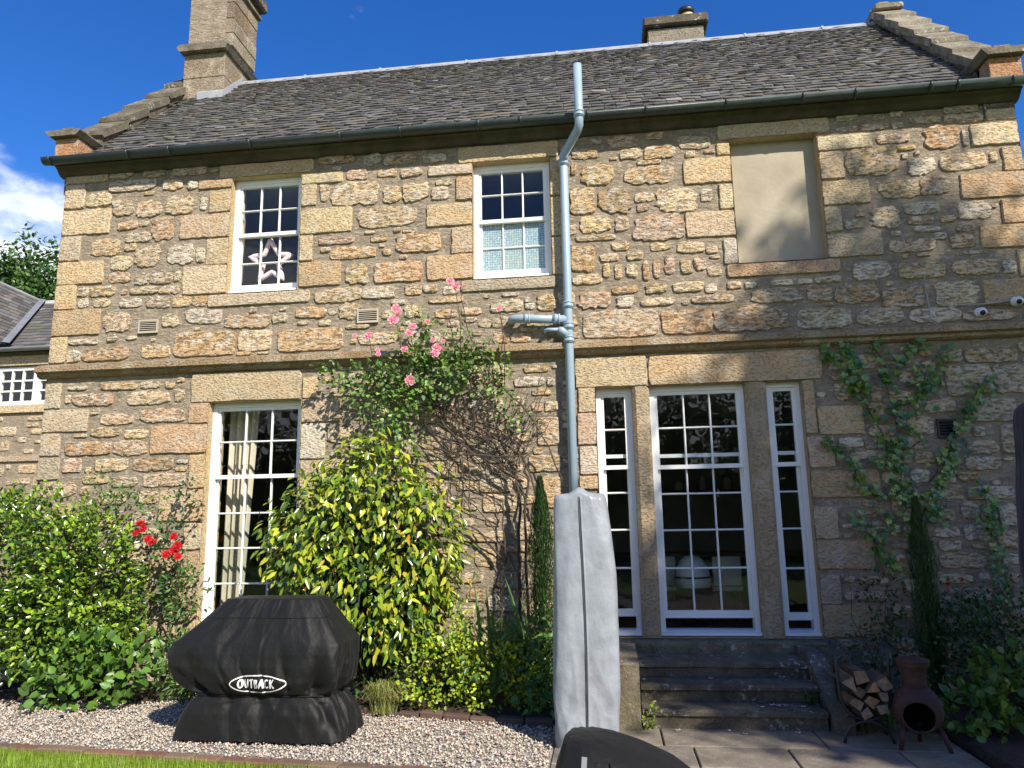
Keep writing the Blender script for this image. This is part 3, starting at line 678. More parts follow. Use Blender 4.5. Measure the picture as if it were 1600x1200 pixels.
def slate_tint():
    r = rng.random()
    b = np.array((.112, .107, .10))*rng.uniform(.6, 1.35)
    if r < .18: b = np.array((.13, .115, .085))*rng.uniform(.7, 1.2)
    if r > .975: b = np.array((.26, .25, .235))*rng.uniform(.6, 1.)
    return b
sl.sort(key=lambda q: (q[2] > 1.0, -q[0]) )
rest = MB()
for i, (x0, x1, s0, ex) in enumerate(sl):
    if x1-x0 < .03: continue
    V, F = slate_geo(x0, x1, s0, ex)
    if i < 292: mesh('slate', V, F, SLATE, roof, tint=slate_tint())
    else: rest.add(V, F, slate_tint())
o = rest.build('slates', SLATE, roof); o['kind'] = 'stuff'
x = -5.3
while x < 3.8:
    L = min(1.15+random.uniform(-.2, .2), 3.86-x)
    one(lambda mb: mb.prism([(RY-.10, rz(RY)-.072), (RY-.03, rz(RY)+.022), (RY+.03, rz(RY)+.022), (RY+.13, rz(RY)-.085)], 'x', x+.002, x+L-.004), 'ridge_lead', LEAD, roof)
    one(lambda mb: mb.prism([(RY-.11, rz(RY)-.072), (RY-.036, rz(RY)+.032), (RY+.036, rz(RY)+.032), (RY+.14, rz(RY)-.085)], 'x', x+L-.02, x+L+.012), 'ridge_joint', LEAD, roof)
    x += L

# crow-stepped gables: upstand, overlapping skew slabs, skewputts
def gable(xo, xi, yk, apex):
    s = 1 if xo > 0 else -1
    lo, hi = min(xo, xi), max(xo, xi)
    gb = one(lambda mb: mb.prism([(.0, 5.4), (-.02, 5.98), (RY, 8.28), (HD, 5.98), (HD, 5.4)], 'x', lo+.03, hi-.03, (.19, .165, .13)), 'gable', WEATH, house)
    for k, (y, z) in enumerate(yk):
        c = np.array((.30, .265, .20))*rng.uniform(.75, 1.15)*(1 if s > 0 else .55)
        j = rng.uniform(-.012, .012)
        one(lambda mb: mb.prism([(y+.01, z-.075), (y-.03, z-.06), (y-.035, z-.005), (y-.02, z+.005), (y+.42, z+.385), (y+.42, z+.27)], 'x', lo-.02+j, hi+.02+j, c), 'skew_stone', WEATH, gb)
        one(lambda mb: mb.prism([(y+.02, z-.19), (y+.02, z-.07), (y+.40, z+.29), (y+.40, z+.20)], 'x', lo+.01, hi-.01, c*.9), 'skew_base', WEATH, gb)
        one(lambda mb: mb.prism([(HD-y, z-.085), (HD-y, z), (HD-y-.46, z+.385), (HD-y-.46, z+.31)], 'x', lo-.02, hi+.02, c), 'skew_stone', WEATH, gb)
    if apex:
        one(lambda mb: mb.box(lo-.01, hi+.01, 2.12, 2.5, 8.29, 8.38, (.24, .21, .16), .015), 'apex_stone', WEATH, gb)
        one(lambda mb: mb.box(lo+.06, lo+.22, 2.2, 2.42, 8.38, 8.46, (.30, .26, .18), .02), 'finial_stump', WEATH, gb)
    p = one(lambda mb: mb.box(lo+.03, hi-.02, -.20, .08, 5.75, 5.99, (.40, .22, .12), .006), 'skewputt', DRESS, gb)
    one(lambda mb: mb.prism([(lo-.0, 5.99), (lo-.05*(1), 6.045), (lo-.05, 6.06), (hi+.05, 6.06), (hi+.05, 6.045), (hi, 5.99)], 'y', -.27, .14, (.20, .175, .13)), 'skewputt_cap', WEATH, p)
    one(lambda mb: mb.prism([(lo+.08, 6.06), (lo+.10, 6.12), (hi-.10, 6.12), (hi-.08, 6.06)], 'y', -.2, .14, (.20, .175, .13)), 'skewputt_top', WEATH, p)
gable(4.20, 3.85, [(.0, 6.10), (.37, 6.47), (.75, 6.86), (1.13, 7.25), (1.49, 7.62), (1.87, 8.0)], True)
gable(-6.17, -5.84, [(.15, 6.26), (.56, 6.68), (.98, 7.10), (1.39, 7.52), (1.79, 7.93)], False)

# chimneys
def courses(parent, x0, x1, y0, y1, zs, cols):
    for k in range(len(zs)-1):
        j = rng.uniform(-.004, .004)
        split = rng.uniform(.35, .65)*(y1-y0)+y0
        for ya, yb in ((y0, split), (split, y1)):
            one(lambda mb: mb.box(x0+j, x1+j, ya+.001, yb-.001, zs[k]+.002, zs[k+1]-.002, (tintof(cols[k])*.55+.45*np.array((.30, .26, .20)))*rng.uniform(.5, .75), .008), 'chimney_stone', DRESS, parent)
ch = one(lambda mb: mb.box(-5.84, -5.27, 1.75, 2.47, 7.3, 9.4, (.2, .17, .13)), 'chimney', MORTAR, house); ch['label'] = 'tall ashlar chimney with moulded base on the left gable'
courses(ch, -5.87, -5.24, 1.72, 2.5, [7.55, 7.95, 8.34], 'gc')
one(lambda mb: mb.prism([(-5.95, 8.405), (-5.90, 8.34), (-5.20, 8.34), (-5.15, 8.405), (-5.21, 8.45), (-5.9, 8.45)], 'y', 1.63, 2.58, (.22, .19, .15)), 'chimney_cornice', WEATH, ch)
courses(ch, -5.77, -5.15, 1.75, 2.45, [8.45, 8.66, 8.90, 9.16, 9.37], 'gcoc')
one(lambda mb: mb.box(-5.81, -5.10, 1.71, 2.49, 9.37, 9.43, (.2, .17, .13), .01), 'chimney_band', WEATH, ch)
one(lambda mb: mb.box(-5.77, -5.15, 1.75, 2.45, 9.43, 9.52, (.25, .2, .14)), 'chimney_neck', DRESS, ch)
one(lambda mb: mb.box(-5.88, -5.04, 1.64, 2.56, 9.52, 9.72, (.14, .12, .10), .03), 'chimney_cap', WEATH, ch)
one(lambda mb: mb.prism([(1.69, 7.52), (1.69, 7.70), (2.22, 8.23), (2.22, 8.05)], 'x', -5.62, -5.225), 'lead_flashing', LEAD, ch)
ch = one(lambda mb: mb.box(.90, 1.65, 2.78, 3.4, 7.0, 8.7, (.2, .17, .13)), 'chimney', MORTAR, house); ch['label'] = 'low chimney with a single clay pot behind the ridge'
courses(ch, .87, 1.68, 2.75, 3.42, [7.2, 8.3, 8.52, 8.76], 'gww')
one(lambda mb: mb.box(.85, 1.70, 2.73, 3.44, 8.50, 8.54, (.3, .27, .22)), 'chimney_band', WEATH, ch)
one(lambda mb: mb.box(.80, 1.75, 2.68, 3.5, 8.77, 8.93, (.12, .10, .075), .025), 'chimney_cap', WEATH, ch)
pt = one(lambda mb: mb.lathe([(.10, 0), (.105, .1), (.095, .17), (.115, .19)], (1.48, 2.95, 8.93), 20), 'chimney_pot', TERRA, ch, True)
one(lambda mb: mb.lathe([(.118, .15), (.13, .2), (.12, .235), (.05, .25)], (1.47, 2.95, 8.93), 20), 'pot_cowl', BLACKP, pt, True)

# sash windows: each bar and pane a piece of its window
def sash(op, cols, top_rows, bot_rows, ztop, zmeet, zbot, label, raised=0., xr=None, inner=None, y0=.085):
    x0, x1, z0, z1 = op
    w = one(lambda mb: (mb.box(x0+.002, x0+.05, y0, y0+.13, z0, z1-.002), mb.box(x1-.05, x1-.002, y0, y0+.13, z0, z1-.002), mb.box(x0+.05, x1-.05, y0, y0+.13, z1-.05, z1-.002)), 'window', PAINT, house)
    w['label'] = label
    one(lambda mb: mb.prism([(y0-.055, z0+.014), (y0-.055, z0+.038), (y0+.02, z0+.055), (y0+.13, z0+.06), (y0+.13, z0+.014)], 'x', x0+.003, x1-.003), 'window_sill', PAINT, w)
    def leaf(za, zb, rows, y, rail_t, rail_b):
        xa, xb = x0+.05, x1-.05
        one(lambda mb: (mb.box(xa, xa+.028, y, y+.035, za, zb), mb.box(xb-.028, xb, y, y+.035, za, zb), mb.box(xa+.028, xb-.028, y, y+.035, zb-rail_t, zb), mb.box(xa+.028, xb-.028, y, y+.035, za, za+rail_b)), 'sash', PAINT, w)
        xa += .028; xb -= .028; zz = [za+rail_b]+[r for r in rows]+[zb-rail_t]
        xx = [xa+(xb-xa)*k/cols for k in range(cols+1)]
        bw = .0095
        for k in range(1, cols): one(lambda mb: mb.prism([(xx[k]-bw, y+.034), (xx[k]-bw, y+.014), (xx[k]-.004, y+.002), (xx[k]+.004, y+.002), (xx[k]+bw, y+.014), (xx[k]+bw, y+.034)], 'z', za+rail_b, zb-rail_t), 'glazing_bar', PAINT, w)
        for r in rows:
            for k in range(cols):
                l, rr = xx[k]+(bw if k else 0), xx[k+1]-(bw if k < cols-1 else 0)
                one(lambda mb: mb.prism([(y+.034, r-bw), (y+.014, r-bw), (y+.002, r-.004), (y+.002, r+.004), (y+.014, r+bw), (y+.034, r+bw)], 'x', l, rr), 'glazing_bar', PAINT, w)
        for i in range(len(zz)-1):
            for k in range(cols):
                l, rr, b_, t_ = xx[k]+.006*(k > 0), xx[k+1]-.006*(k < cols-1), zz[i]+.006*(i > 0), zz[i+1]-.006*(i < len(zz)-2)
                tx, tz = rng.normal(0, .0008, 2)
                one(lambda mb: mb.add([(l, y+.018-tx-tz, b_), (rr, y+.018+tx-tz, b_), (rr, y+.018+tx+tz, t_), (l, y+.018-tx+tz, t_)], [(0, 1, 2, 3)]), 'pane', GLASS, w)
    leaf(zmeet-.02, ztop, top_rows, y0+.015, .035, .04)
    leaf(zbot, zmeet+raised+.02, bot_rows, y0+.055, .035, .07)
    return w
wA = sash(OPEN['A'], 3, [5.08], [4.47], 5.39, 4.79, 4.145, 'white twelve-pane sash window above the lawn end of the wall')
wB = sash(OPEN['B'], 3, [5.06], [4.47], 5.35, 4.76, 4.145, 'white sash window beside the pipe, lower panes covered by patterned film')
wL = sash(OPEN['low'], 3, [2.46], [1.71, 1.35, .99], 2.83, 2.09, .62, 'tall white ground floor sash window behind the covered barbecue')
wl = sash(OPEN['dl'], 1, [2.465], [1.84, 1.48, 1.115], 2.83, 2.09, .665, 'narrow white sash sidelight beside the grey cover', .11)
wc = sash(OPEN['dc'], 3, [2.465], [1.82, 1.47, 1.11], 2.83, 2.08, .65, 'wide white sash window above the stone steps', .11)
wr = sash(OPEN['dr'], 1, [2.465], [1.82, 1.47, 1.10], 2.83, 2.08, .63, 'narrow white sash sidelight nearest the ivy', .11)
# patterned film on the lower panes beside the pipe
m = M_('window_film'); m.set(Roughness=.5)
mp_ = m.n.new('ShaderNodeMapping'); mp_.inputs['Scale'].default_value = (38, 38, 38); m.l(m.tc.outputs['Object'], mp_.inputs[0])
vo = m.n.new('ShaderNodeTexVoronoi'); vo.inputs['Scale'].default_value = 1.; vo.inputs['Randomness'].default_value = .35; m.l(mp_.outputs[0], vo.inputs['Vector'])
t = m.ramp(vo.outputs['Distance'], [(.18, (.10, .17, .30)), (.30, (.46, .54, .56)), (.42, (.20, .36, .40)), (.55, (.52, .58, .58))], 'CONSTANT')
t = m.mix(m.ramp(m.noise(9, 3), [(.45, 0.), (.6, .25)]), t, (.42, .48, .24))
m.base(t)
one(lambda mb: mb.box(-1.235, -.555, .162, .166, 4.21, 4.745), 'window_film', m.m, wB)

# vents in the wall
def vent(x0, x1, z0, z1, mat, lab, y=-.022):
    v = one(lambda mb: (mb.box(x0, x1, y, .0, z1-.016, z1), mb.box(x0, x1, y, .0, z0, z0+.016), mb.box(x0, x0+.014, y, .0, z0+.016, z1-.016), mb.box(x1-.014, x1, y, .0, z0+.016, z1-.016)), 'wall_vent', mat, house)
    v['label'] = lab
    one(lambda mb: mb.box(x0+.014, x1-.014, -.006, .002, z0+.016, z1-.016), 'vent_back', SOOT_HOLLOW, v)  # near-black plate stands in for the unlit hollow behind the slats
    n_ = 6
    for k in range(n_):
        zz = z0+.022+(z1-z0-.044)*k/(n_-1)
        one(lambda mb: mb.prism([(y+.002, zz-.006), (y+.002, zz), (-.006, zz+.006), (-.006, zz)], 'x', x0+.014, x1-.014), 'slat', mat, v)
VENTM = simple('stone_vent', (.44, .385, .30), .8, .08)
vent(-5.06, -4.83, 3.68, 3.83, VENTM, 'pale slatted air vent near the left corner')
vent(-2.56, -2.33, 3.67, 3.82, VENTM, 'pale slatted air vent above the climbing rose')
vent(3.08, 3.25, 2.28, 2.46, BLACKP, 'black louvred vent among the ivy')

# soil pipe
pp = one(lambda mb: mb.tube([(-.322, -.10, 0), (-.322, -.10, 5.30), (-.318, -.102, 5.36), (-.16, -.33, 5.50), (-.140, -.375, 5.535), (-.137, -.39, 5.60), (-.137, -.39, 6.20)], .044, 20), 'soil_pipe', PIPE, house, True)
pp['label'] = 'pale blue-grey soil pipe rising past the gutter'
def collar(c, ax, r=.052, L=.07):
    c = Vector(c); ax = Vector(ax).normalized()
    one(lambda mb: (mb.tube([c-ax*L/2, c+ax*L/2], r, 20), mb.tube([c-ax*L*.25, c-ax*L*.12], r+.006, 20), mb.tube([c+ax*L*.3, c+ax*L*.45], r+.006, 20)), 'pipe_collar', PIPE, pp, True)
for z_ in (1.2, 3.36, 3.50, 3.72, 5.27): collar((-.322, -.10, z_), (0, 0, 1))
collar((-.137, -.39, 5.64), (0, 0, 1))
one(lambda mb: mb.tube([(-.33, -.10, 3.575), (-.86, -.11, 3.605), (-.90, -.07, 3.607), (-.905, .0, 3.607)], .042, 18), 'branch_pipe', PIPE, pp, True)
collar((-.44, -.102, 3.582), (1, 0, -.05)); collar((-.74, -.107, 3.60), (1, 0, -.05), .05, .06)
one(lambda mb: (mb.tube([(-.33, -.11, 3.40), (-.40, -.135, 3.455), (-.425, -.14, 3.465)], [.04, .042, .03], 16), mb.tube([(-.42, -.14, 3.462), (-.53, -.14, 3.465), (-.555, -.11, 3.465), (-.56, 0, 3.465)], .02, 12)), 'branch_pipe', PIPE, pp, True)
for z_ in (2.2, 4.4): one(lambda mb: (mb.box(-.375, -.27, -.055, -.0, z_-.02, z_+.02)), 'pipe_bracket', PIPE, pp)

# steps up to the tall windows
st = thing('stone_steps', (.9, -.7, 0), 'worn dark stone steps spotted with lichen below the tall windows', 'steps')
def slab(x0, x1, y0, y1, z0, z1, c, name='step', bev=.015, n=26):
    """slab with a worn, slightly wavy nosing"""
    mb = MB().box(x0, x1, y0, y1, z0, z1, c, bev)
    xs = np.linspace(x0, x1, n); P = [(y0+.024, z0), (y0+.022, z1-.05), (y0, z1-.042), (y0, z1-bev), (y0+bev*.4, z1-bev*.35), (y0+bev, z1), (y1, z1), (y1, z0)] if name == 'step' else [(y0, z0), (y0, z1-bev*2), (y0, z1-bev), (y0+bev*.3, z1-bev*.5), (y0+bev*.4, z1-bev*.35), (y0+bev, z1), (y1, z1), (y1, z0)]
    V = [(x, p[0]+.006*float(fbm(x*3, p[1]*5+i)), p[1]+(.005*float(fbm(x*2.2, i*3.3)) if i in (1, 2, 3, 4) else 0)) for x in xs for i, p in enumerate(P)]
    k = len(P); F = [(a*k+i, a*k+(i+1) % k, (a+1)*k+(i+1) % k, (a+1)*k+i) for a in range(n-1) for i in range(k)]+[tuple(range(k)), tuple((n-1)*k+i for i in range(k-1, -1, -1))]
    return mesh(name, V, F, WEATH, st, tint=np.array(c))
slab(.205, 1.58, -1.17, -.55, -.04, .135, (.165, .138, .10))
slab(.21, 1.59, -.90, -.30, .137, .265, (.158, .132, .098))
slab(.2, 1.66, -.62, -.02, .267, .388, (.17, .143, .105))
slab(-.12, 1.98, -.20, .02, .30, .482, (.20, .185, .12), 'threshold_stone')
slab(.0, .19, -1.24, -.21, -.04, .49, (.20, .165, .12), 'cheek_block')
one(lambda mb: mb.prism([(-1.26, -.04), (-1.26, .10), (-.62, .44), (-.21, .47), (-.21, -.04)], 'x', 1.60, 1.74, (.15, .13, .10)), 'cheek_wall', WEATH, st)
# plinth below the windows to the right

# ------------------------------------------------------------------ foliage helpers
def norm(v): return v/np.maximum(np.linalg.norm(v, axis=-1, keepdims=True), 1e-9)
def leaves(P, D, Nn, L, W, tint, fold=.18, curl=.0):
    """pointed oval leaves: P base points, D tip directions, Nn face normals -> verts, tris, tints (7 verts, 6 tris each)"""
    n = len(P); D = norm(D); S = norm(np.cross(D, Nn)); U = np.cross(S, D)
    L = np.broadcast_to(L, (n,))[:, None]; W = np.broadcast_to(W, (n,))[:, None]
    dr = lambda f: -U*L*curl*f*f
    v = [P, P+D*L*.33-S*W*.46+U*W*fold+dr(.33), P+D*L*.33+S*W*.46+U*W*fold+dr(.33), P+D*L*.36+dr(.36),
         P+D*L*.70-S*W*.36+U*W*fold*.8+dr(.7), P+D*L*.70+S*W*.36+U*W*fold*.8+dr(.7), P+D*L+dr(1.)]
    V = np.stack(v, 1).reshape(-1, 3)
    f = np.array([(0, 3, 1), (0, 2, 3), (1, 3, 4), (3, 2, 5), (3, 6, 4), (3, 5, 6)])
    F = (f[None]+np.arange(n)[:, None, None]*7).reshape(-1, 3)
    return V, F, np.repeat(tint, 7, 0)
def tints(n, cols, var=.25):
    c = np.array(cols)[rng.integers(0, len(cols), n)]
    return c*rng.uniform(1-var, 1+var, (n, 1))*rng.uniform(.94, 1.06, (n, 3))
def rdir(n): return norm(rng.normal(size=(n, 3)))
def clumps(ell, ncl, inner=.72):
    """cluster centres spread over a union of ellipsoids (cx, cy, cz, rx, ry, rz), mostly near the outside; returns points and outward dirs"""
    w = np.array([e[3]*e[4]+e[4]*e[5]+e[3]*e[5] for e in ell]); w = w/w.sum()
    k = rng.choice(len(ell), ncl, p=w); E = np.array(ell)[k]
    d = rdir(ncl); r = inner+(1-inner)*rng.random((ncl, 1))**.6
    r = r*(1+.13*vnoise(d[:, :1]*3+k[:, None]*5, d[:, 1:2]*3, d[:, 2:]*3))
    P = E[:, :3]+d*E[:, 3:]*r
    return P, norm(d/E[:, 3:])
def bush(name, parent, ell, ncl, per, L, W, cols, mat, droop=.0, outw=1., spread=.09, up=.4, fold=.18, curl=.1, ymax=None, zmin=None, inner=.7, split=0, part='foliage', var=.25):
    C, O = clumps(ell, ncl, inner)
    n = ncl*per
    P = np.repeat(C, per, 0)+rng.normal(0, spread, (n, 3)); Ob = np.repeat(O, per, 0)
    ct = np.repeat(rng.uniform(.75, 1.2, ncl), per)
    D = Ob*outw+rdir(n)*.9+np.array((0, 0, up-droop*2.2))
    Nn = Ob*.6+rdir(n)*.55+np.array((.25, -.3, .75))
    kp = np.ones(n, bool)
    if ymax is not None: kp &= P[:, 1] < ymax
    if zmin is not None: kp &= P[:, 2] > zmin
    P, D, Nn, ct = P[kp], D[kp], Nn[kp], ct[kp]; n = len(P)
    t_ = tints(n, cols, var)*ct[:, None]
    l = L*rng.uniform(.65, 1.2, n); w_ = W*rng.uniform(.7, 1.15, n)
    if split:
        idx = np.argsort(P[:, 1]+.25*rng.random(n))
        a, b = idx[:split], idx[split:]
        for i in a:
            V, F, tt = leaves(P[i:i+1], D[i:i+1], Nn[i:i+1], l[i:i+1], w_[i:i+1], t_[i:i+1], fold, curl)
            mesh('leaf', V, F, mat, parent, tint=tt)
        P, D, Nn, l, w_, t_ = P[b], D[b], Nn[b], l[b], w_[b], t_[b]
    V, F, tt = leaves(P, D, Nn, l, w_, t_, fold, curl)
    o = mesh(part, V, F, mat, parent, tint=tt); o['kind'] = 'stuff'
    return C
def stems(parent, base, targets, r, name='stem', mat=None, wob=.05):
    mb = MB()
    for t_ in targets:
        b = np.array(base)+rng.normal(0, .03, 3)*np.array((1, 1, 0)); t_ = np.array(t_)
        k = 6; pts = [b+(t_-b)*i/(k-1)+(rng.normal(0, wob, 3) if 0 < i < k-1 else 0)*np.array((1, .5, .6)) for i in range(k)]
        mb.tube(pts, [r*(1-.75*i/(k-1)) for i in range(k)], 6)
    return mb.build(name, mat or BARK, parent, True)

# --- big green shrub by the left corner, with red roses beside it
sh = thing('leafy_shrub', (-5.3, -.55, 0), 'big bright green leafy shrub spreading in front of the left corner', 'shrub')
ell = [(-5.75, -.55, 1.1, .75, .42, .95), (-5.15, -.6, 1.05, .6, .45, .85), (-4.8, -.5, .9, .36, .33, .58), (-6.3, -.5, 1.2, .6, .45, .85), (-5.3, -.65, .62, .75, .40, .5)]
C = bush('leafy_shrub', sh, ell, 860, 17, .064, .036, [(.08, .155, .018), (.15, .25, .022), (.25, .36, .03), (.035, .08, .014)], GLOSSY, up=.15, spread=.05, ymax=-.05, zmin=.2, inner=.6)
stems(sh, (-5.4, -.45, 0), C[:26], .016)
# side shoots in front of the wall
bush('leafy_shrub', sh, [(-4.55, -.25, 1.75, .22, .12, .3), (-5.0, -.3, 1.9, .35, .15, .22)], 34, 9, .05, .028, [(.06, .15, .02), (.09, .19, .03)], LEAF, spread=.06, ymax=-.04, part='shoot_leaves', inner=.2)

# --- low broad-leaved plants in front of the shrub
lp = thing('broad_leaved_plant', (-4.8, -.85, 0), 'low broad-leaved green plants at the foot of the big shrub', 'plant')
bush('p', lp, [(-5.2, -.85, .16, .32, .18, .22), (-4.75, -.85, .2, .3, .2, .26), (-4.35, -.72, .26, .26, .2, .26), (-4.95, -.8, .38, .25, .18, .25)], 95, 6, .095, .08, [(.09, .19, .03), (.12, .24, .03), (.06, .14, .02)], LEAF, spread=.07, zmin=.02, up=.5)
lp = thing('lance_leaved_plant', (-3.95, -.5, 0), 'clump of pointed dark green leaves between the shrub and covered barbecue', 'plant')
bush('p', lp, [(-4.0, -.5, .3, .25, .2, .25), (-3.8, -.45, .2, .22, .18, .2), (-4.15, -.35, .95, .16, .14, .28)], 70, 10, .09, .028, [(.06, .14, .02), (.08, .18, .03), (.10, .2, .05)], LEAF, spread=.06, zmin=.02, up=.4)

# --- red rose
rr = thing('red_rose_bush', (-4.55, -.25, 0), 'tall red rose with two bunches of blooms left of the tall window', 'rose')
def bloom(parent, c, r, cols, name='flower', face=(0.1, -1, .45)):
    """layered rose bloom: petals as cupped quads in rings"""
    f = np.array(face, float)+rng.normal(0, .25, 3); f = f/np.linalg.norm(f)
    a = np.cross(f, (0, 0, 1)); a /= np.linalg.norm(a); b = np.cross(a, f)
    V, F, T_ = [], [], []
    for ring, (npet, rad, lift, ang) in enumerate(((6, 1., -.15, .15), (6, .78, .1, .5), (5, .52, .3, .9), (4, .28, .42, 1.2))):
        for k in range(npet):
            th = 2*math.pi*(k+.5*ring)/npet+rng.uniform(-.15, .15)
            u = a*math.cos(th)+b*math.sin(th); s = -a*math.sin(th)+b*math.cos(th)
            base = np.array(c)+f*lift*r*.4; w = r*rad*.62
            tip = base+u*r*rad+f*r*(.25+.35*ang)*.6
            mid = base+u*r*rad*.62+f*r*(.05+.3*ang)*.5
            i = len(V); V += [base, mid-s*w*.6, tip-s*w*.42, tip+s*w*.42, mid+s*w*.6, mid-f*r*.03]
            F += [(i, i+5, i+1), (i, i+4, i+5), (i+1, i+5, i+2), (i+5, i+3, i+2), (i+5, i+4, i+3)]
            T_ += [np.array(cols[ring % len(cols)])*rng.uniform(.8, 1.15)]*6
    return mesh(name, V, F, PETAL, parent, tint=np.array(T_))
REDC = [(.62, .035, .04), (.55, .02, .03), (.45, .012, .02)]
for x_, z_ in ((-4.62, 1.53), (-4.53, 1.57), (-4.49, 1.47), (-4.58, 1.62), (-4.42, 1.44), (-4.22, 1.49), (-4.16, 1.40), (-4.20, 1.36), (-4.15, 1.30), (-4.27, 1.32)):
    bloom(rr, (x_+.0, -.42-rng.uniform(0, .05), z_), rng.uniform(.038, .052), REDC)
bush('r', rr, [(-4.45, -.3, 1.25, .2, .12, .35), (-4.25, -.22, 1.0, .18, .12, .3), (-4.3, -.2, 1.75, .14, .1, .3)], 60, 8, .05, .035, [(.04, .10, .025), (.055, .13, .03), (.03, .075, .02)], LEAF, spread=.05, ymax=-.04, inner=.2)
stems(rr, (-4.4, -.2, 0), [(-4.55, -.4, 1.5), (-4.2, -.38, 1.35), (-4.3, -.25, 1.95), (-4.1, -.2, .9)], .011)

# --- camellia
cm = thing('camellia_bush', (-2.25, -.5, 0), 'glossy yellow-green camellia bush with drooping leaves right of the tall window', 'shrub')
ell = [(-2.3, -.52, 1.45, .80, .42, .85), (-2.75, -.55, 1.45, .42, .32, .62), (-1.75, -.52, 1.35, .42, .35, .68), (-2.2, -.55, .95, .72, .42, .5), (-2.2, -.5, 2.0, .45, .32, .4)]
C = bush('c', cm, ell, 640, 8, .105, .045, [(.19, .27, .018), (.30, .36, .025), (.10, .175, .02), (.42, .44, .05), (.045, .09, .016), (.14, .22, .02)], GLOSSY, droop=.55, up=.25, outw=.8, spread=.07, ymax=-.06, zmin=.42, inner=.62, split=290, curl=.16, fold=.14, var=.22)
# a few yellowing leaves
bush('c', cm, ell, 40, 2, .09, .04, [(.42, .30, .02), (.38, .24, .02)], GLOSSY, droop=.5, spread=.05, ymax=-.06, zmin=.5, inner=.8, part='yellow_leaves')
bush('c', cm, [(-2.3, -.42, 1.3, .75, .3, .75), (-2.2, -.4, .85, .7, .3, .45)], 260, 9, .09, .045, [(.035, .075, .014), (.025, .055, .012)], GLOSSY, droop=.4, spread=.08, ymax=-.08, zmin=.3, inner=.3, part='inner_shade_leaves')  # inner leaves coloured dark to paint the deep shade inside the bush
stems(cm, (-2.2, -.4, 0), C[:40], .016)

# --- climbing pink rose
cr_ = thing('climbing_rose', (-.85, -.15, 0), 'climbing rose with pink blooms and bare brown stems on the wall', 'rose')
CANES = [[(-.85, .3, .02), (-.86, .9, .016), (-.85, 1.7, .015), (-.88, 2.1, .013), (-1.1, 2.35, .012), (-1.5, 2.6, .010), (-2.0, 2.9, .008), (-2.5, 3.1, .006)],
         [(-.78, .3, .016), (-.80, 1.2, .014), (-.76, 1.9, .013), (-.80, 2.2, .012), (-1.25, 2.5, .010), (-1.7, 2.75, .008), (-2.1, 2.75, .006)],
         [(-.80, 1.95, .012), (-1.3, 2.25, .011), (-1.55, 2.5, .009), (-1.75, 2.8, .008), (-1.85, 3.2, .006), (-1.95, 3.6, .004)],
         [(-.62, .8, .010), (-.60, 1.4, .009), (-.72, 2.0, .009), (-1.0, 2.6, .008), (-1.3, 2.95, .006), (-1.5, 3.4, .005)],
         [(-.40, 1.9, .006), (-.55, 2.3, .007), (-.80, 2.7, .007), (-1.1, 3.0, .006), (-1.35, 3.5, .005), (-1.38, 3.95, .004)],
         [(-1.08, 2.55, .006), (-1.02, 3.0, .006), (-.98, 3.45, .005), (-.98, 3.62, .004)],
         [(-.85, 2.1, .006), (-.70, 2.4, .006), (-.62, 2.75, .005), (-.48, 2.95, .004)],
         [(-1.35, 2.3, .006), (-1.35, 1.9, .006), (-1.34, 1.62, .007)],
         [(-1.05, 1.25, .012), (-1.25, 1.5, .010), (-1.55, 1.62, .008)], [(-.95, 1.3, .006), (-1.2, 1.65, .006), (-1.5, 1.95, .005)],
         [(-.9, 1.1, .006), (-1.0, 1.35, .006), (-1.45, 1.55, .005)], [(-1.05, .3, .014), (-1.04, .9, .012), (-1.0, 1.3, .010), (-1.02, 1.8, .006)],
         [(-.82, 2.2, .008), (-1.05, 2.2, .008), (-1.5, 2.25, .007), (-2.0, 2.45, .006), (-2.4, 2.7, .005)], [(-1.2, 2.45, .006), (-1.5, 2.35, .006), (-1.9, 2.4, .005)]]
for _ in range(70):
    x0 = rng.uniform(-1.6, -.7); z0 = 1.75+rng.uniform(.0, .85)
    dx = rng.uniform(-.75, .35); dz = rng.uniform(.15, .75)
    CANES.append([(x0, z0, .0045), (x0+dx*.5+rng.normal(0, .05), z0+dz*.5, .0035), (x0+dx, z0+dz+rng.normal(0, .05), .002)])
for cn in CANES:
    pts = []; rs = []
    yb = -.10-rng.uniform(0, .14)
    for i in range(len(cn)-1):
        for q in range(4):
            f_ = q/4; x_ = cn[i][0]*(1-f_)+cn[i+1][0]*f_; z_ = cn[i][1]*(1-f_)+cn[i+1][1]*f_
            pts.append((x_+.012*rng.normal(), yb+.012*rng.normal(), z_+.008*rng.normal())); rs.append(cn[i][2]*(1-f_)+cn[i+1][2]*f_)
    pts.append((cn[-1][0], yb, cn[-1][1])); rs.append(cn[-1][2])
    one(lambda mb: mb.tube(pts, rs, 6), 'cane', BARK, cr_, True)
RC = [(.10, .19, .045), (.15, .26, .055), (.20, .31, .06), (.065, .13, .035)]
bush('r', cr_, [(-1.75, -.28, 3.0, .55, .16, .28), (-2.3, -.25, 2.95, .40, .14, .22), (-1.5, -.3, 3.15, .38, .16, .25), (-2.05, -.26, 2.6, .35, .15, .3), (-1.85, -.24, 3.4, .25, .12, .25), (-2.55, -.22, 3.1, .3, .1, .14)], 215, 8, .058, .044, RC, LEAF, spread=.05, ymax=-.05, inner=.25, split=0, up=.1)
bush('r', cr_, [(-1.32, -.24, 3.3, .16, .1, .4), (-1.0, -.24, 3.1, .16, .1, .35), (-1.05, -.2, 2.8, .25, .1, .2), (-.78, -.2, 2.6, .2, .1, .2), (-2.4, -.16, 2.35, .22, .1, .3)], 62, 7, .055, .04, RC, LEAF, spread=.05, ymax=-.05, inner=.1, part='shoot_leaves')
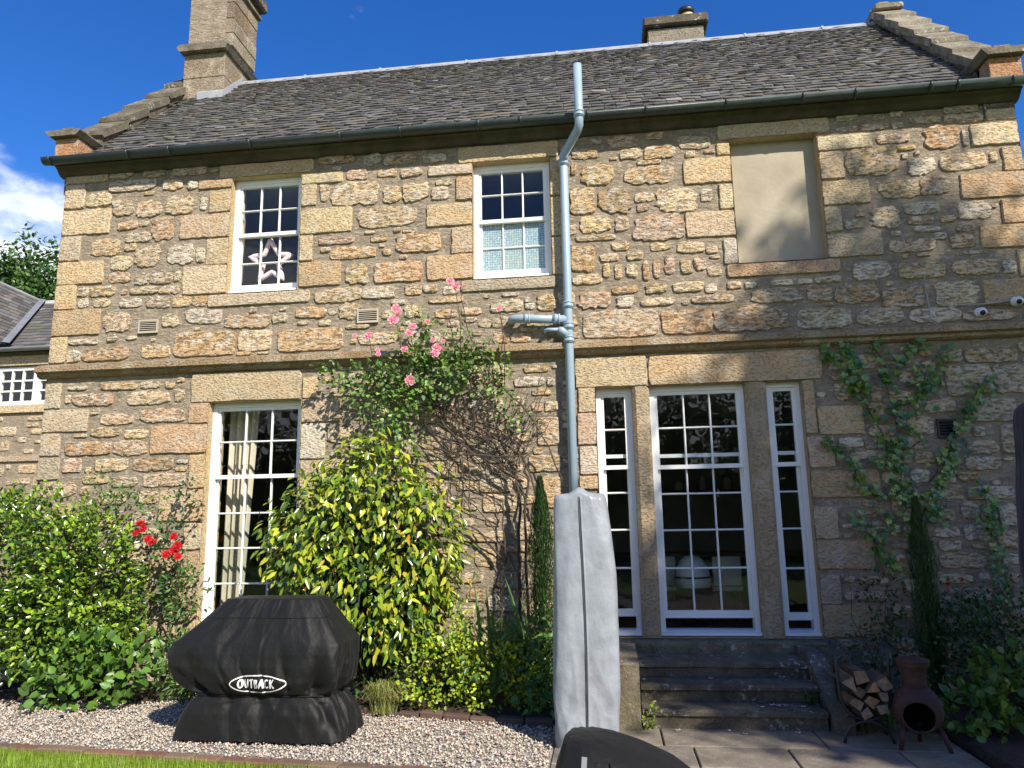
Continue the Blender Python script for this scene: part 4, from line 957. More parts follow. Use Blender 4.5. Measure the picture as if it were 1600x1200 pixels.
PKC = [(.80, .44, .55), (.76, .32, .46), (.68, .20, .34)]
for x_, z_, r in ((-2.02, 3.69, .052), (-1.99, 3.63, .045), (-2.04, 3.57, .062), (-2.30, 3.42, .05), (-2.44, 3.43, .03), (-2.21, 3.27, .032), (-2.18, 3.22, .03), (-1.84, 3.49, .045), (-1.87, 3.42, .05), (-1.69, 3.54, .03), (-1.64, 3.34, .032), (-1.60, 3.27, .058), (-1.61, 3.20, .052), (-1.93, 3.27, .044), (-1.46, 3.93, .045), (-1.40, 3.87, .05), (-.98, 3.63, .038), (-1.54, 3.33, .026), (-1.87, 2.95, .055)):
    bloom(cr_, (x_, -.40-rng.uniform(0, .06), z_), r*.92, PKC)
for x_, z_ in ((-1.42, 3.85), (-.98, 3.6), (-2.03, 3.6), (-2.3, 3.4)):
    one(lambda mb: mb.tube([(x_, -.38, z_), (x_+.03, -.3, z_-.3), (x_+.02, -.25, z_-.7)], [.004, .005, .005], 5), 'flower_stalk', BARK, cr_, True)


# --- slim conifers
def needles(name, parent, cx, cy, z0, z1, rad, n, cols):
    z = z0+(z1-z0)*rng.random(n)**.9; f_ = (z-z0)/(z1-z0)
    r = rad*np.minimum(1, (1-f_)*3.2+.12)*np.sqrt(rng.random(n))*(1+.25*vnoise(z*6, f_*3))
    a = rng.uniform(0, 6.28, n)
    P = np.stack([cx+np.cos(a)*r, cy+np.sin(a)*r, z], 1)
    out = np.stack([np.cos(a), np.sin(a), 0*a], 1)
    D = out*.22+np.array((0, 0, 1.))+rdir(n)*.22
    V, F, tt = leaves(P, D, out+rdir(n)*.3, .055*rng.uniform(.6, 1.3, n), .008, tints(n, cols, .3), .1, 0)
    o = mesh('foliage', V, F, LEAF, parent, tint=tt); o['kind'] = 'stuff'
    one(lambda mb: mb.tube([(cx, cy, 0), (cx, cy, z1-.2)], [.02, .005], 6), 'trunk', BARK, parent, True)
c1 = thing('slim_conifer', (-.62, -.42, 0), 'slim dark green columnar conifer standing behind the grey cover', 'conifer')
needles('n', c1, -.62, -.42, .05, 1.95, .125, 7800, [(.022, .058, .014), (.035, .08, .018), (.014, .036, .010)])
c2 = thing('slim_conifer', (2.66, -.4, 0), 'slim dark conifer in front of the ivy behind the chiminea', 'conifer')
needles('n', c2, 2.66, -.4, .05, 1.70, .105, 6200, [(.028, .075, .018), (.04, .095, .022), (.02, .05, .014)])

# --- ivy
iv = thing('ivy', (2.35, -.03, 0), 'ivy trailing up the shaded wall right of the tall windows', 'ivy')
IVY = [([(2.75, 1.01), (2.74, 1.21), (2.74, 1.35), (2.7, 1.54), (2.7, 1.7), (2.69, 1.86), (2.71, 1.92), (2.71, 2.14), (2.71, 2.42), (2.69, 2.62), (2.66, 2.82), (2.61, 2.96)], 34, 0.035),
       ([(2.7, 1.7), (2.71, 1.88), (2.64, 1.73)], 90, 0.05),
       ([(2.71, 2.14), (2.64, 2.19), (2.59, 2.31), (2.51, 2.51), (2.45, 2.62), (2.4, 2.76), (2.34, 2.86), (2.26, 3.04), (2.11, 3.16)], 60, 0.045),
       ([(2.46, 2.71), (2.39, 2.86), (2.37, 3.0), (2.33, 3.17), (2.33, 3.3)], 75, 0.05),
       ([(2.68, 2.85), (2.66, 2.99), (2.61, 3.13), (2.56, 3.22), (2.66, 3.2)], 45, 0.05),
       ([(2.74, 2.94), (2.86, 3.04), (2.92, 3.14), (3.0, 3.21), (3.04, 3.12)], 45, 0.035),
       ([(2.73, 2.59), (2.87, 2.61), (2.98, 2.72), (3.02, 2.8), (3.1, 2.93), (3.18, 3.03), (3.27, 3.12)], 60, 0.05),
       ([(2.93, 2.74), (3.0, 2.79), (3.03, 2.9)], 120, 0.06),
       ([(2.71, 2.43), (2.79, 2.37), (2.88, 2.37)], 30, 0.03),
       ([(2.72, 2.23), (2.82, 2.2), (2.93, 2.27)], 25, 0.03),
       ([(2.69, 2.56), (2.77, 2.47), (2.92, 2.54)], 22, 0.025),
       ([(2.74, 1.43), (2.89, 1.63), (2.99, 1.8), (3.09, 1.92), (3.14, 2.04), (3.16, 2.18), (3.24, 2.32), (3.32, 2.42), (3.34, 2.54), (3.41, 2.63), (3.48, 2.73), (3.56, 2.84)], 62, 0.045),
       ([(2.96, 1.88), (3.02, 1.99), (3.13, 2.12), (3.25, 2.12)], 50, 0.05),
       ([(2.91, 1.8), (2.97, 1.72), (3.0, 1.55), (2.97, 1.64)], 50, 0.04),
       ([(2.53, 1.72), (2.45, 1.77), (2.31, 1.9), (2.3, 2.01), (2.23, 2.11), (2.14, 2.21), (2.03, 2.32)], 45, 0.03),
       ([(2.27, 1.94), (2.32, 2.01)], 60, 0.04),
       ([(2.56, 1.06), (2.53, 1.18), (2.48, 1.28), (2.41, 1.37), (2.34, 1.46), (2.25, 1.55), (2.18, 1.6)], 55, 0.035),
       ([(2.57, 1.41), (2.58, 1.48), (2.52, 1.59), (2.47, 1.65)], 40, 0.035),
       ([(2.7, 2.03), (2.62, 2.03), (2.52, 2.07), (2.42, 2.14)], 45, 0.03),
       ([(3.46, 0.77), (3.44, 0.93), (3.42, 1.05), (3.41, 1.22), (3.42, 1.42), (3.41, 1.57), (3.41, 1.72), (3.37, 1.87), (3.38, 1.9)], 48, 0.035),
       ([(3.42, 1.37), (3.43, 1.52), (3.42, 1.64)], 60, 0.05)]
def ivyleaf(P, D, Nn, s, tint):
    pat = [(0, 0), (-.30, -.12), (-.62, .10), (-.42, .36), (-.50, .68), (-.2, .60), (0, 1.05), (.2, .60), (.50, .68), (.42, .36), (.62, .10), (.30, -.12)]
    n = len(P); D = norm(D); S = norm(np.cross(D, Nn)); U = np.cross(S, D); s = np.broadcast_to(s, (n,))[:, None]
    V = [P+D*s*.3-U*s*.06]+[P+(S*x_+D*y_)*s*.82+U*s*(.10*abs(x_)) for x_, y_ in pat]
    V = np.stack(V, 1).reshape(-1, 3); k = len(pat)
    f = np.array([(0, 1+i, 1+(i+1) % k) for i in range(k)])
    return V, (f[None]+np.arange(n)[:, None, None]*(k+1)).reshape(-1, 3), np.repeat(tint, k+1, 0)
LP = []
for line, dens, wid in IVY:
    pts = []
    for i in range(len(line)-1):
        a, b = np.array(line[i]), np.array(line[i+1]); k = max(2, int(np.linalg.norm(b-a)/.05))
        for q in range(k): pts.append(a+(b-a)*q/k)
        m_ = int(np.linalg.norm(b-a)*dens*1.35+.5)
        for q in range(m_):
            p = a+(b-a)*rng.random()+rng.normal(0, wid, 2); LP.append((p[0], -.035-rng.uniform(0, .05), p[1], rng.uniform(.6, 1.2)))
    pts.append(np.array(line[-1]))
    one(lambda mb: mb.tube([(p[0]+.008*rng.normal(), -.035, p[1]+.008*rng.normal()) for p in pts], [.007*(1-.6*i/len(pts)) for i in range(len(pts))], 5), 'vine', BARK, iv, True)
LP = np.array(LP); n = len(LP); P = LP[:, :3]
D = np.stack([rng.normal(0, .6, n), rng.normal(-.25, .15, n), rng.normal(-.7, .5, n)], 1)
Nn = np.stack([rng.normal(.1, .35, n), rng.normal(-1, .2, n), rng.normal(.45, .35, n)], 1)
T_ = tints(n, [(.07, .15, .025), (.10, .2, .03), (.14, .24, .04), (.05, .11, .022), (.2, .28, .05)], .25)
order = rng.permutation(n); s_ = .068*LP[:, 3]
for i in order[:290]:
    V, F, tt = ivyleaf(P[i:i+1], D[i:i+1], Nn[i:i+1], s_[i:i+1], T_[i:i+1]); mesh('leaf', V, F, GLOSSY, iv, tint=tt)
b_ = order[290:]
if len(b_):
    V, F, tt = ivyleaf(P[b_], D[b_], Nn[b_], s_[b_], T_[b_]); o = mesh('leaves', V, F, GLOSSY, iv, tint=tt); o['kind'] = 'stuff'

# --- bed between camellia and grey cover
g1 = thing('golden_leaved_plant', (-1.25, -.75, 0), 'bushy plant with small lime-yellow leaves at the front of the flower bed', 'plant')
bush('g', g1, [(-1.45, -.78, .3, .42, .2, .30), (-1.0, -.85, .3, .36, .2, .28), (-1.55, -.62, .60, .32, .2, .32), (-.75, -.75, .36, .22, .2, .3), (-1.15, -.6, .55, .3, .18, .25)], 290, 10, .042, .030, [(.34, .42, .02), (.22, .34, .025), (.14, .25, .02), (.42, .47, .03)], LEAF, spread=.05, zmin=.05, up=.45)
g2 = thing('fern', (-1.35, -.45, 0), 'green fern fronds behind the lime-yellow plant', 'fern')
for k in range(15):
    a = rng.uniform(0, 6.28); cx, cy = (-1.52, -.42) if k < 6 else (-.82, -.5); L_ = rng.uniform(.4, .6)
    nf = 26; f_ = np.linspace(.1, 1, nf); dx, dy = math.cos(a)*.55, math.sin(a)*.3-.15
    ax = np.stack([cx+dx*L_*f_, cy+dy*L_*f_, .25+L_*(1.25*f_-.65*f_**2)], 1); tg = norm(np.gradient(ax, axis=0)); sd = norm(np.cross(tg, np.array((0, -.6, 1.))))
    P = np.concatenate([ax, ax]); D = np.concatenate([sd+tg*.35, -sd+tg*.35]); wl = .10*np.sin(np.pi*(f_*.9+.08)); l = np.concatenate([wl, wl])
    V, F, tt = leaves(P, D, np.tile(np.array([[0, -.5, 1.]]), (len(P), 1)), l, .018, tints(len(P), [(.09, .19, .03), (.06, .14, .025)]), .1, .1)
    mesh('frond', V, F, LEAF, g2, tint=tt)
g3 = thing('iris_clump', (-1.05, -.4, 0), 'upright sword-shaped iris leaves against the wall', 'plant')
for x_, y_, z0, h, lean in ((-1.12, -.55, .45, .62, -.10), (-1.18, -.57, .4, .52, -.2), (-1.06, -.55, .45, .58, -.05), (-.72, -.45, .4, .62, -.2), (-.70, -.42, .4, .7, -.26), (-.74, -.45, .35, .5, -.12), (-.66, -.4, .4, .5, -.16), (-1.08, -.38, .2, .5, .12), (-.8, -.5, .2, .5, .05)):
    k = 6; V = []
    for i in range(k):
        f_ = i/(k-1); w = .026*(1-f_**2.2)+.001; c = np.array((x_+lean*f_**1.3, y_-.03*f_, .05+(z0+h-.05)*f_))
        V += [c-np.array((w, .0, 0)), c+np.array((0, -.006, 0)), c+np.array((w, 0, 0))]
    F = [(i*3+j, i*3+j+1, i*3+j+4, i*3+j+3) for i in range(k-1) for j in range(2)]
    mesh('leaf', V, F, LEAF, g3, tint=np.array((.11, .21, .05))*rng.uniform(.8, 1.2))
g4 = thing('broad_leaved_shrub', (-.7, -.85, 0), 'mid-green plant with hanging oval leaves beside the grey cover', 'plant')
bush('g', g4, [(-1.05, -.88, .52, .2, .12, .2), (-.72, -.8, .4, .22, .2, .35), (-.6, -.85, .22, .25, .2, .2)], 75, 7, .085, .042, [(.07, .16, .035), (.05, .12, .025), (.09, .2, .04)], LEAF, droop=.3, spread=.06, zmin=.04)
g5 = thing('grass_tuft', (-1.85, -.9, 0), 'pale tuft of fine ornamental grass at the corner of the flower bed', 'grass')
n = 420; a = rng.uniform(0, 6.28, n); h = rng.uniform(.14, .26, n); sp_ = rng.uniform(.05, .2, n)
mb_v = []; F = []
for i in range(n):
    b = np.array((-1.93+rng.normal(0, .035), -.92+rng.normal(0, .03), .02)); o_ = np.array((math.cos(a[i]), math.sin(a[i])*.7, 0)); s = np.array((-o_[1], o_[0], 0))*.0022
    p = [b, b+o_*sp_[i]*.35+np.array((0, 0, h[i]*.7)), b+o_*sp_[i]*.8+np.array((0, 0, h[i])), b+o_*sp_[i]*1.2+np.array((0, 0, h[i]*.85))]
    j = len(mb_v)
    for q in p: mb_v += [q-s, q+s]
    F += [(j+2*q, j+2*q+1, j+2*q+3, j+2*q+2) for q in range(3)]
o = mesh('blades', np.array(mb_v), np.array(F), LEAF, g5, tint=np.repeat(tints(n, [(.30, .32, .10), (.22, .27, .07), (.38, .36, .16)]), 8, 0)); o['kind'] = 'stuff'
g6 = thing('ground_cover_plant', (-2.0, -.65, 0), 'dark leafy ground cover under the camellia', 'plant')
bush('g', g6, [(-2.2, -.6, .2, .4, .2, .2), (-1.75, -.55, .3, .3, .2, .25)], 60, 8, .05, .035, [(.05, .12, .02), (.035, .08, .018)], LEAF, spread=.06, zmin=.03)

# --- shaded planting on the right
s1 = thing('dark_shrub', (3.3, -.6, 0), 'dark leafy shrub in the shade at the right edge', 'shrub')
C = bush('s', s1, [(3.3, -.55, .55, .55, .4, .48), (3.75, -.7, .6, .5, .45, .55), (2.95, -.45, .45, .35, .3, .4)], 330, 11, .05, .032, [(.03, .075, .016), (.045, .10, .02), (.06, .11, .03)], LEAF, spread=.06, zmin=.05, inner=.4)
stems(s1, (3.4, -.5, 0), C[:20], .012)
s2 = thing('lobed_leaf_plant', (2.75, -1.25, 0), 'low clump of bright round lobed leaves behind the chiminea', 'plant')
bush('s', s2, [(2.55, -1.22, .14, .3, .18, .16), (2.85, -1.15, .22, .28, .2, .2), (2.95, -1.0, .42, .2, .18, .2), (2.15, -1.1, .1, .2, .12, .12)], 85, 7, .075, .075, [(.12, .23, .03), (.09, .19, .03), (.16, .26, .04)], LEAF, spread=.05, zmin=.03, up=.5)
s3 = thing('red_flowered_shrub', (2.45, -.35, 0), 'sparse shrub with a few red flowers by the conifer', 'shrub')
bush('s', s3, [(2.35, -.3, .8, .2, .12, .3), (2.25, -.35, .4, .25, .2, .35), (3.0, -.2, .8, .2, .1, .2)], 70, 8, .045, .03, [(.03, .07, .018), (.045, .09, .02)], LEAF, spread=.06, ymax=-.04, inner=.2)
for x_, z_ in ((2.88, .99), (3.0, 1.03), (2.52, .95)): bloom(s3, (x_, -.32, z_), .019, REDC)
stems(s3, (2.3, -.25, 0), [(2.1, -.2, 1.15), (2.25, -.3, 1.0), (2.45, -.3, 1.1)], .006)
s4 = thing('strappy_plant', (1.95, -1.1, 0), 'thin straw-coloured grassy leaves between the log rack and chiminea', 'plant')
mb_v = []; F = []; n = 110
for i in range(n):
    b = np.array((1.86+rng.normal(0, .07), -1.1+rng.normal(0, .05), .0)); a_ = rng.uniform(0, 6.28); h_ = rng.uniform(.12, .3); o_ = np.array((math.cos(a_), math.sin(a_)*.5, 0))*rng.uniform(.05, .22); s = np.array((.003, 0, 0))
    j = len(mb_v)
    for q in (b, b+o_*.4+np.array((0, 0, h_*.8)), b+o_+np.array((0, 0, h_))): mb_v += [q-s, q+s]
    F += [(j+2*q, j+2*q+1, j+2*q+3, j+2*q+2) for q in range(2)]
o = mesh('blades', np.array(mb_v), np.array(F), LEAF, s4, tint=np.repeat(tints(n, [(.12, .17, .05), (.2, .2, .08), (.07, .13, .03)]), 6, 0)); o['kind'] = 'stuff'
w1 = thing('weed_tuft', (.25, -1.2, 0), 'small yellow-green weed at the left end of the bottom step', 'plant')
bush('w', w1, [(.25, -1.2, .09, .05, .02, .09)], 14, 5, .028, .022, [(.2, .27, .04), (.14, .22, .03)], LEAF, spread=.018)
w2 = thing('weed_tuft', (1.5, -.93, 0), 'small dark weed at the right end of the middle step', 'plant')
bush('w', w2, [(1.52, -.96, .19, .06, .03, .04)], 12, 5, .03, .026, [(.05, .11, .02)], LEAF, spread=.018)

# ------------------------------------------------------------------ trees
def tree(name, label, base, h, cr, ncl, per, lf, cols, trunk_r=.18, group=None, spread=.28):
    t_ = thing(name, base, label, 'tree', group)
    bx, by, bz = base
    ell = cr
    C, O = clumps(ell, ncl, .35)
    mb = MB(); top = (bx+rng.normal(0, .2), by+rng.normal(0, .2), h*.8)
    pts = [(bx, by, bz-.1), (bx+.05, by, h*.3), (bx-.04, by+.05, h*.55), top]
    mb.tube(pts, [trunk_r, trunk_r*.8, trunk_r*.55, trunk_r*.2], 10)
    mb.build('trunk', BARK, t_, True)
    lm = MB()
    for i in range(min(26, ncl)):
        c = C[i]; z_ = min(c[2]-.2, h*rng.uniform(.3, .65)); s = (bx, by, max(z_, h*.25))
        md = ((s[0]+c[0])/2+rng.normal(0, .1), (s[1]+c[1])/2+rng.normal(0, .1), (s[2]+c[2])/2+.15)
        lm.tube([s, md, tuple(c)], [trunk_r*.32, trunk_r*.2, .012], 6)
    lm.build('limbs', BARK, t_, True)
    n = ncl*per; P = np.repeat(C, per, 0)+rng.normal(0, spread, (n, 3)); Ob = np.repeat(O, per, 0)
    V, F, tt = leaves(P, Ob*.5+rdir(n)+np.array((0, 0, -.2)), Ob*.4+rdir(n)*.6+np.array((.2, -.2, .8)), lf*rng.uniform(.7, 1.25, n), lf*.62, tints(n, cols, .3)*np.repeat(rng.uniform(.7, 1.25, ncl), per)[:, None], .15, .1)
    o = mesh('crown', V, F, LEAF, t_, tint=tt); o['kind'] = 'stuff'
    return t_
GC = [(.04, .095, .014), (.06, .13, .02), (.085, .165, .03), (.03, .07, .012)]
tree('broadleaf_tree', 'round green tree rising behind the roof of the low wing', (-17.3, 12, 0), 10.6, [(-17.2, 12, 7.6, 1.9, 1.8, 2.5), (-18.4, 12.2, 8.2, 1.6, 1.6, 2.0), (-16.3, 12, 7.8, 1.3, 1.4, 2.0)], 520, 26, .17, GC, .25, spread=.22)
tree('shade_tree', 'tall loose-crowned tree out on the right that shades the tall windows', (11.9, -10.4, 0), 15.0, [(10.8, -10.0, 11.0, 1.75, 1.9, 1.9), (11.7, -10.2, 12.0, 1.6, 1.7, 1.65), (10.0, -9.9, 10.4, 1.25, 1.5, 1.7), (12.7, -10.3, 11.4, 1.55, 1.7, 1.8), (10.8, -10, 13.9, .75, .7, .85), (11.6, -10.4, 8.6, 1.9, 1.9, 1.6), (13.2, -10.6, 9.4, 1.7, 1.8, 1.8)], 640, 30, .22, GC, .3, spread=.27)
hd = thing('reflection_hedge', (0, -24, 0), 'unseen tall hedge added across the lawn to darken the window reflections', 'hedge')  # unseen hedge added so the panes reflect dark foliage, not the bright horizon
bush('h', hd, [(x_, -24, 2.2, 2.4, 1.0, 2.6) for x_ in range(-22, 24, 3)], 1500, 8, .34, .22, GC, LEAF, spread=.3, zmin=.05, inner=.6)
one(lambda mb: mb.box(-24, 24, -24.6, -23.5, -.03, 3.6, (.02, .035, .01)), 'hedge_core', leafmat('hedge_core', .9, .0, .1), hd)
for k, (x_, y_, h_, w_) in enumerate(((-9.5, -19, 7.5, 2.4), (-5.2, -21, 8.5, 2.6), (-1.2, -20, 7.6, 2.4), (2.8, -21.5, 9, 2.7), (7.2, -20, 8, 2.5), (-13.5, -17, 7, 2.4))):
    tree('garden_tree', ['wide green tree across the lawn, far left behind the camera', 'tall green tree across the lawn, second from the left', 'green tree across the lawn facing the rose', 'tallest green tree across the lawn facing the tall windows', 'green tree at the right end of the lawn', 'low green tree at the left end of the lawn'][k],
         (x_, y_, 0), h_, [(x_, y_, h_*.58, w_, w_*.8, h_*.36), (x_-w_*.5, y_, h_*.5, w_*.7, w_*.6, h_*.26), (x_+w_*.5, y_+.3, h_*.52, w_*.7, w_*.6, h_*.28)], 150, 16, .30, GC, .2, 'trees across the lawn', .35)

# ------------------------------------------------------------------ fabric covers
def fabric(name, c, rough, sheen=.15, weave=.0006, crz=14, cra=.004):
    m = M_(name); m.set(Roughness=rough); m.b.inputs['Specular IOR Level'].default_value = .3; m.b.inputs['Sheen Weight'].default_value = sheen; m.b.inputs['Sheen Roughness'].default_value = .5
    m.base(m.mix(1., c, m.ramp(m.noise(7, 5, .6), [(.3, .82), (.7, 1.2)]), 'MULTIPLY'))
    b = m.bump(m.noise(crz, 4, .6, stretch=(1.2, 1.2, .9)), .8, cra)
    m.bump(m.noise(420, 2), .5, weave, b)
    return m.m
BLKF = fabric('black_nylon', (.006, .0061, .0063), .60, .03, .0006, 22, .006)
GRYF = fabric('silver_grey_cover', (.25, .275, .305), .36, .05, .0004, 13, .008)
NAVF = fabric('navy_cover', (.012, .014, .03), .55, .15)

class Loft:
    """cover draped over something: rings (z, cx, cy, a, b) of rounded-box plan, with a fold function"""
    def __init__(s, rings, nexp, fold):
        R0 = np.array(rings, float); z = np.linspace(R0[0, 0], R0[-1, 0], 240); k = np.exp(-np.linspace(-2, 2, 9)**2*1.6); k /= k.sum()
        Q = [z]
        for i in range(1, 5):
            v = np.interp(z, R0[:, 0], R0[:, i]); Q.append(np.convolve(np.pad(v, 4, 'edge'), k, 'valid'))
        s.R = np.stack(Q, 1); s.n = nexp; s.fold = fold
    def ring(s, z, th):
        q = [np.interp(z, s.R[:, 0], s.R[:, i]) for i in range(1, 5)]
        c, sn = np.cos(th), np.sin(th)
        r = 1/(np.abs(c)**s.n+np.abs(sn)**s.n)**(1/s.n)
        d = s.fold(th, z)
        return np.stack([q[0]+c*r*(q[2]+d), q[1]+sn*r*(q[3]+d), np.full_like(th, z)], 1)
    def build(s, name, mat, parent, nth=200, nz=70, dz=None):
        th = np.linspace(0, 2*np.pi, nth, endpoint=False)
        zs = np.linspace(s.R[0, 0], s.R[-1, 0], nz)
        V = [s.ring(z, th) for z in zs]
        if dz is not None:
            for v in V: v[:, 2] += dz(v)
        top = V[-1]; c = top.mean(0)
        for k in (.66, .33): 
            t_ = c+(top-c)*k; t_[:, 2] = top[:, 2]*k+(1-k)*c[2]+.012*(1-k); V.append(t_)
        nn = len(V); V = np.concatenate(V+[c[None]+np.array([[0, 0, .012]])])
        F = [(a*nth+j, a*nth+(j+1) % nth, (a+1)*nth+(j+1) % nth, (a+1)*nth+j) for a in range(nn-1) for j in range(nth)]
        F += [((nn-1)*nth+j, (nn-1)*nth+(j+1) % nth, nn*nth) for j in range(nth)]
        return mesh(name, V, F, mat, parent, smooth=True)
    def front(s, x, z):
        th = np.linspace(np.pi, 2*np.pi, 900); r = s.ring(z, th); o = np.argsort(r[:, 0])
        return float(np.interp(x, r[o, 0], r[o, 1]))

# covered barbecue
bq = thing('covered_barbecue', (-2.65, -1.55, 0), 'barbecue under a black fabric cover with white lettering, standing on the gravel', 'barbecue')
def rg_(x, y, z=0.): return 1-2*np.abs(vnoise(x, y, z))
frng = np.random.default_rng(5)
FU = [(frng.uniform(0, 6.28), frng.uniform(.035, .11), frng.uniform(.022, .06), frng.uniform(-.5, .5), frng.uniform(.5, .78)) for _ in range(34)]
FL = [(frng.uniform(0, 6.28), frng.uniform(.04, .16), frng.uniform(.012, .04), frng.uniform(-.9, .9)) for _ in range(26)]
# gathers of the front that the photograph shows (angle, width, depth, drift, top)
FU += [(4.02, .06, .07, .35, .74), (5.12, .05, .06, -.15, .80), (5.45, .07, .06, -.3, .72), (3.55, .09, .07, .5, .70), (5.75, .07, .06, -.4, .68), (4.62, .02, .02, 0, .80), (4.40, .02, .018, 0, .80), (4.85, .02, .022, 0, .8)]
FU = [q for q in FU if not (4.3 < q[0] < 5.08 and q[2] > .025)]; FL = [q for q in FL]
def bfold(th, z):
    c, s = np.cos(th)*3, np.sin(th)*3
    d = .016*vnoise(c*.8+5, s*.8, z*2.2)+.009*rg_(c*1.6+z*3, s*1.6-z*2, z*2.5)+.005*rg_(c*3.5-z*5, s*3.5, z*5)+.002*vnoise(c*7, s*7, z*9)
    u = np.clip((z-.325)/.05, 0, 1)
    for t0, w, dep, dr, top in FU:
        f_ = np.clip((top-z)/(top-.33), 0, 1)
        if f_ > 0:
            q = (th-t0-dr*(z-.33)+np.pi) % (2*np.pi)-np.pi
            d = d-u*dep*f_**1.3*np.exp(-(q/(w*(1.3-.5*f_)))**2)
    lo = np.clip((.33-z)/.06, 0, 1)
    for t0, w, dep, dr in FL:
        q = (th-t0-dr*(z-.33)+np.pi) % (2*np.pi)-np.pi
        d = d-lo*dep*(.45+.55*np.clip((z-.0)/.33, 0, 1))*np.exp(-(q/w)**2)
    return d
BQ = Loft([(.02, -2.65, -1.50, .67, .30), (.10, -2.65, -1.50, .66, .295), (.20, -2.65, -1.50, .62, .285), (.28, -2.65, -1.49, .57, .27), (.325, -2.65, -1.48, .515, .245), (.345, -2.66, -1.49, .555, .275), (.38, -2.67, -1.495, .615, .295), (.43, -2.685, -1.50, .66, .305),
           (.54, -2.72, -1.50, .70, .305), (.63, -2.73, -1.49, .705, .30), (.695, -2.72, -1.48, .69, .29), (.72, -2.71, -1.48, .655, .28), (.84, -2.68, -1.47, .53, .235), (.93, -2.67, -1.46, .445, .20), (.995, -2.66, -1.45, .385, .17), (1.015, -2.66, -1.45, .365, .155)], 6.5, bfold)
BQ.build('cover', BLKF, bq, 420, 130)
th = np.linspace(0, 2*np.pi, 121)
rg = BQ.ring(.325, th); ctr = np.array((-2.65, -1.48, .325))
one(lambda mb: mb.tube([tuple(ctr+(p-ctr)*1.012) for p in rg], .006, 6, caps=False), 'tie_cord', BLKF, bq, True)
for sx in (-.52, .46):
    for sy in (-.22, .2):
        one(lambda mb: mb.tube([(-2.65+sx, -1.50+sy, 0), (-2.65+sx, -1.50+sy, .2)], .02, 8), 'frame_leg', IRON, bq)
th_ = np.linspace(0, 2*np.pi, 41)
def seam(z): 
    r = BQ.ring(z, np.linspace(np.pi*1.06, np.pi*1.94, 60)); return [tuple(p+np.array((0, -.002, 0))) for p in r]
one(lambda mb: mb.tube(seam(.885), .0028, 5), 'seam', BLKF, bq, True)
# lettering OUTBACK inside a pointed oval, painted on the cloth
PRINT = simple('white_print', (.78, .78, .76), .6, .05)
LCX, LCZ = -2.64, .425
def onc(u, v): 
    x, z = LCX+u, LCZ+v; return (x, BQ.front(x, z)-.0035, z)
def ribbon(pts, w, name, k=14):
    """stroke of varying width laid on the cloth"""
    P = [np.array(p, float) for p in pts]; seg = []
    for i in range(len(P)-1):
        m_ = max(2, int(np.linalg.norm(P[i+1]-P[i])/.006))
        seg += [P[i]+(P[i+1]-P[i])*q/m_ for q in range(m_)]
    seg.append(P[-1]); seg = np.array(seg); t_ = np.gradient(seg, axis=0); t_ /= np.linalg.norm(t_, axis=1, keepdims=True)+1e-9; nn = np.stack([-t_[:, 1], t_[:, 0]], 1)
    ws = np.interp(np.linspace(0, 1, len(seg)), np.linspace(0, 1, len(w)), w) if hasattr(w, '__len__') else np.full(len(seg), w)
    L = [onc(*(p+n_*q/2)) for p, n_, q in zip(seg, nn, ws)]; R_ = [onc(*(p-n_*q/2)) for p, n_, q in zip(seg, nn, ws)]
    return L, R_
def letter(strokes, x, sc):
    mb = MB()
    for pts, w in strokes:
        L, R_ = ribbon([(x+p[0]*sc*.72, (p[1]-.5)*sc+p[0]*.004) for p in pts], [q*sc for q in w], '')
        n_ = len(L); mb.add(L+R_, [(i, i+1, n_+i+1, n_+i) for i in range(n_-1)])
    mb.build('logo_letter', PRINT, bq)
O_ = [([(.35+.32*math.cos(a), .5+.42*math.sin(a)) for a in np.linspace(1.9, 1.9+6.28, 17)], (.15, .24, .14, .24, .15))]
U_ = [([(.08, .98), (.10, .35), (.2, .1), (.42, .08), (.6, .3), (.66, 1.0)], (.24, .2, .17, .2, .13))]
T_l = [([(.0, .88), (.75, .98)], (.14, .2, .12)), ([(.38, .92), (.34, .45), (.30, .02)], (.2, .2, .12))]
B_ = [([(.15, .96), (.12, .02)], (.2, .17)), ([(.1, .93), (.5, .9), (.52, .66), (.2, .53), (.58, .4), (.52, .1), (.1, .05)], (.12, .17, .12, .17, .12))]
A_ = [([(.0, .02), (.22, .55), (.40, .98)], (.12, .18, .14)), ([(.38, .98), (.52, .5), (.62, .0)], (.14, .22, .16)), ([(.18, .36), (.55, .38)], (.11, .11))]
C_ = [([(.66, .82), (.5, .96), (.22, .85), (.1, .5), (.2, .15), (.45, .05), (.68, .2)], (.13, .18, .22, .2, .12))]
K_ = [([(.14, 1.), (.10, .0)], (.2, .18)), ([(.66, .98), (.2, .48)], (.13, .17)), ([(.22, .5), (.70, .0)], (.15, .2))]
xx = -.148
for L_, adv in ((O_, .75), (U_, .73), (T_l, .66), (B_, .66), (A_, .68), (C_, .74), (K_, .7)):
    letter(L_, xx, .066); xx += adv*.066*.80+.0035
ov = [(.21*math.copysign(abs(math.cos(a))**.9, math.cos(a)), .062*math.copysign(abs(math.sin(a))**1.15, math.sin(a))) for a in np.linspace(0, 2*math.pi, 61)]
L, R_ = ribbon(ov, .0085, ''); n_ = len(L)
mesh('logo_oval', L+R_, [(i, i+1, n_+i+1, n_+i) for i in range(n_-1)], PRINT, bq)

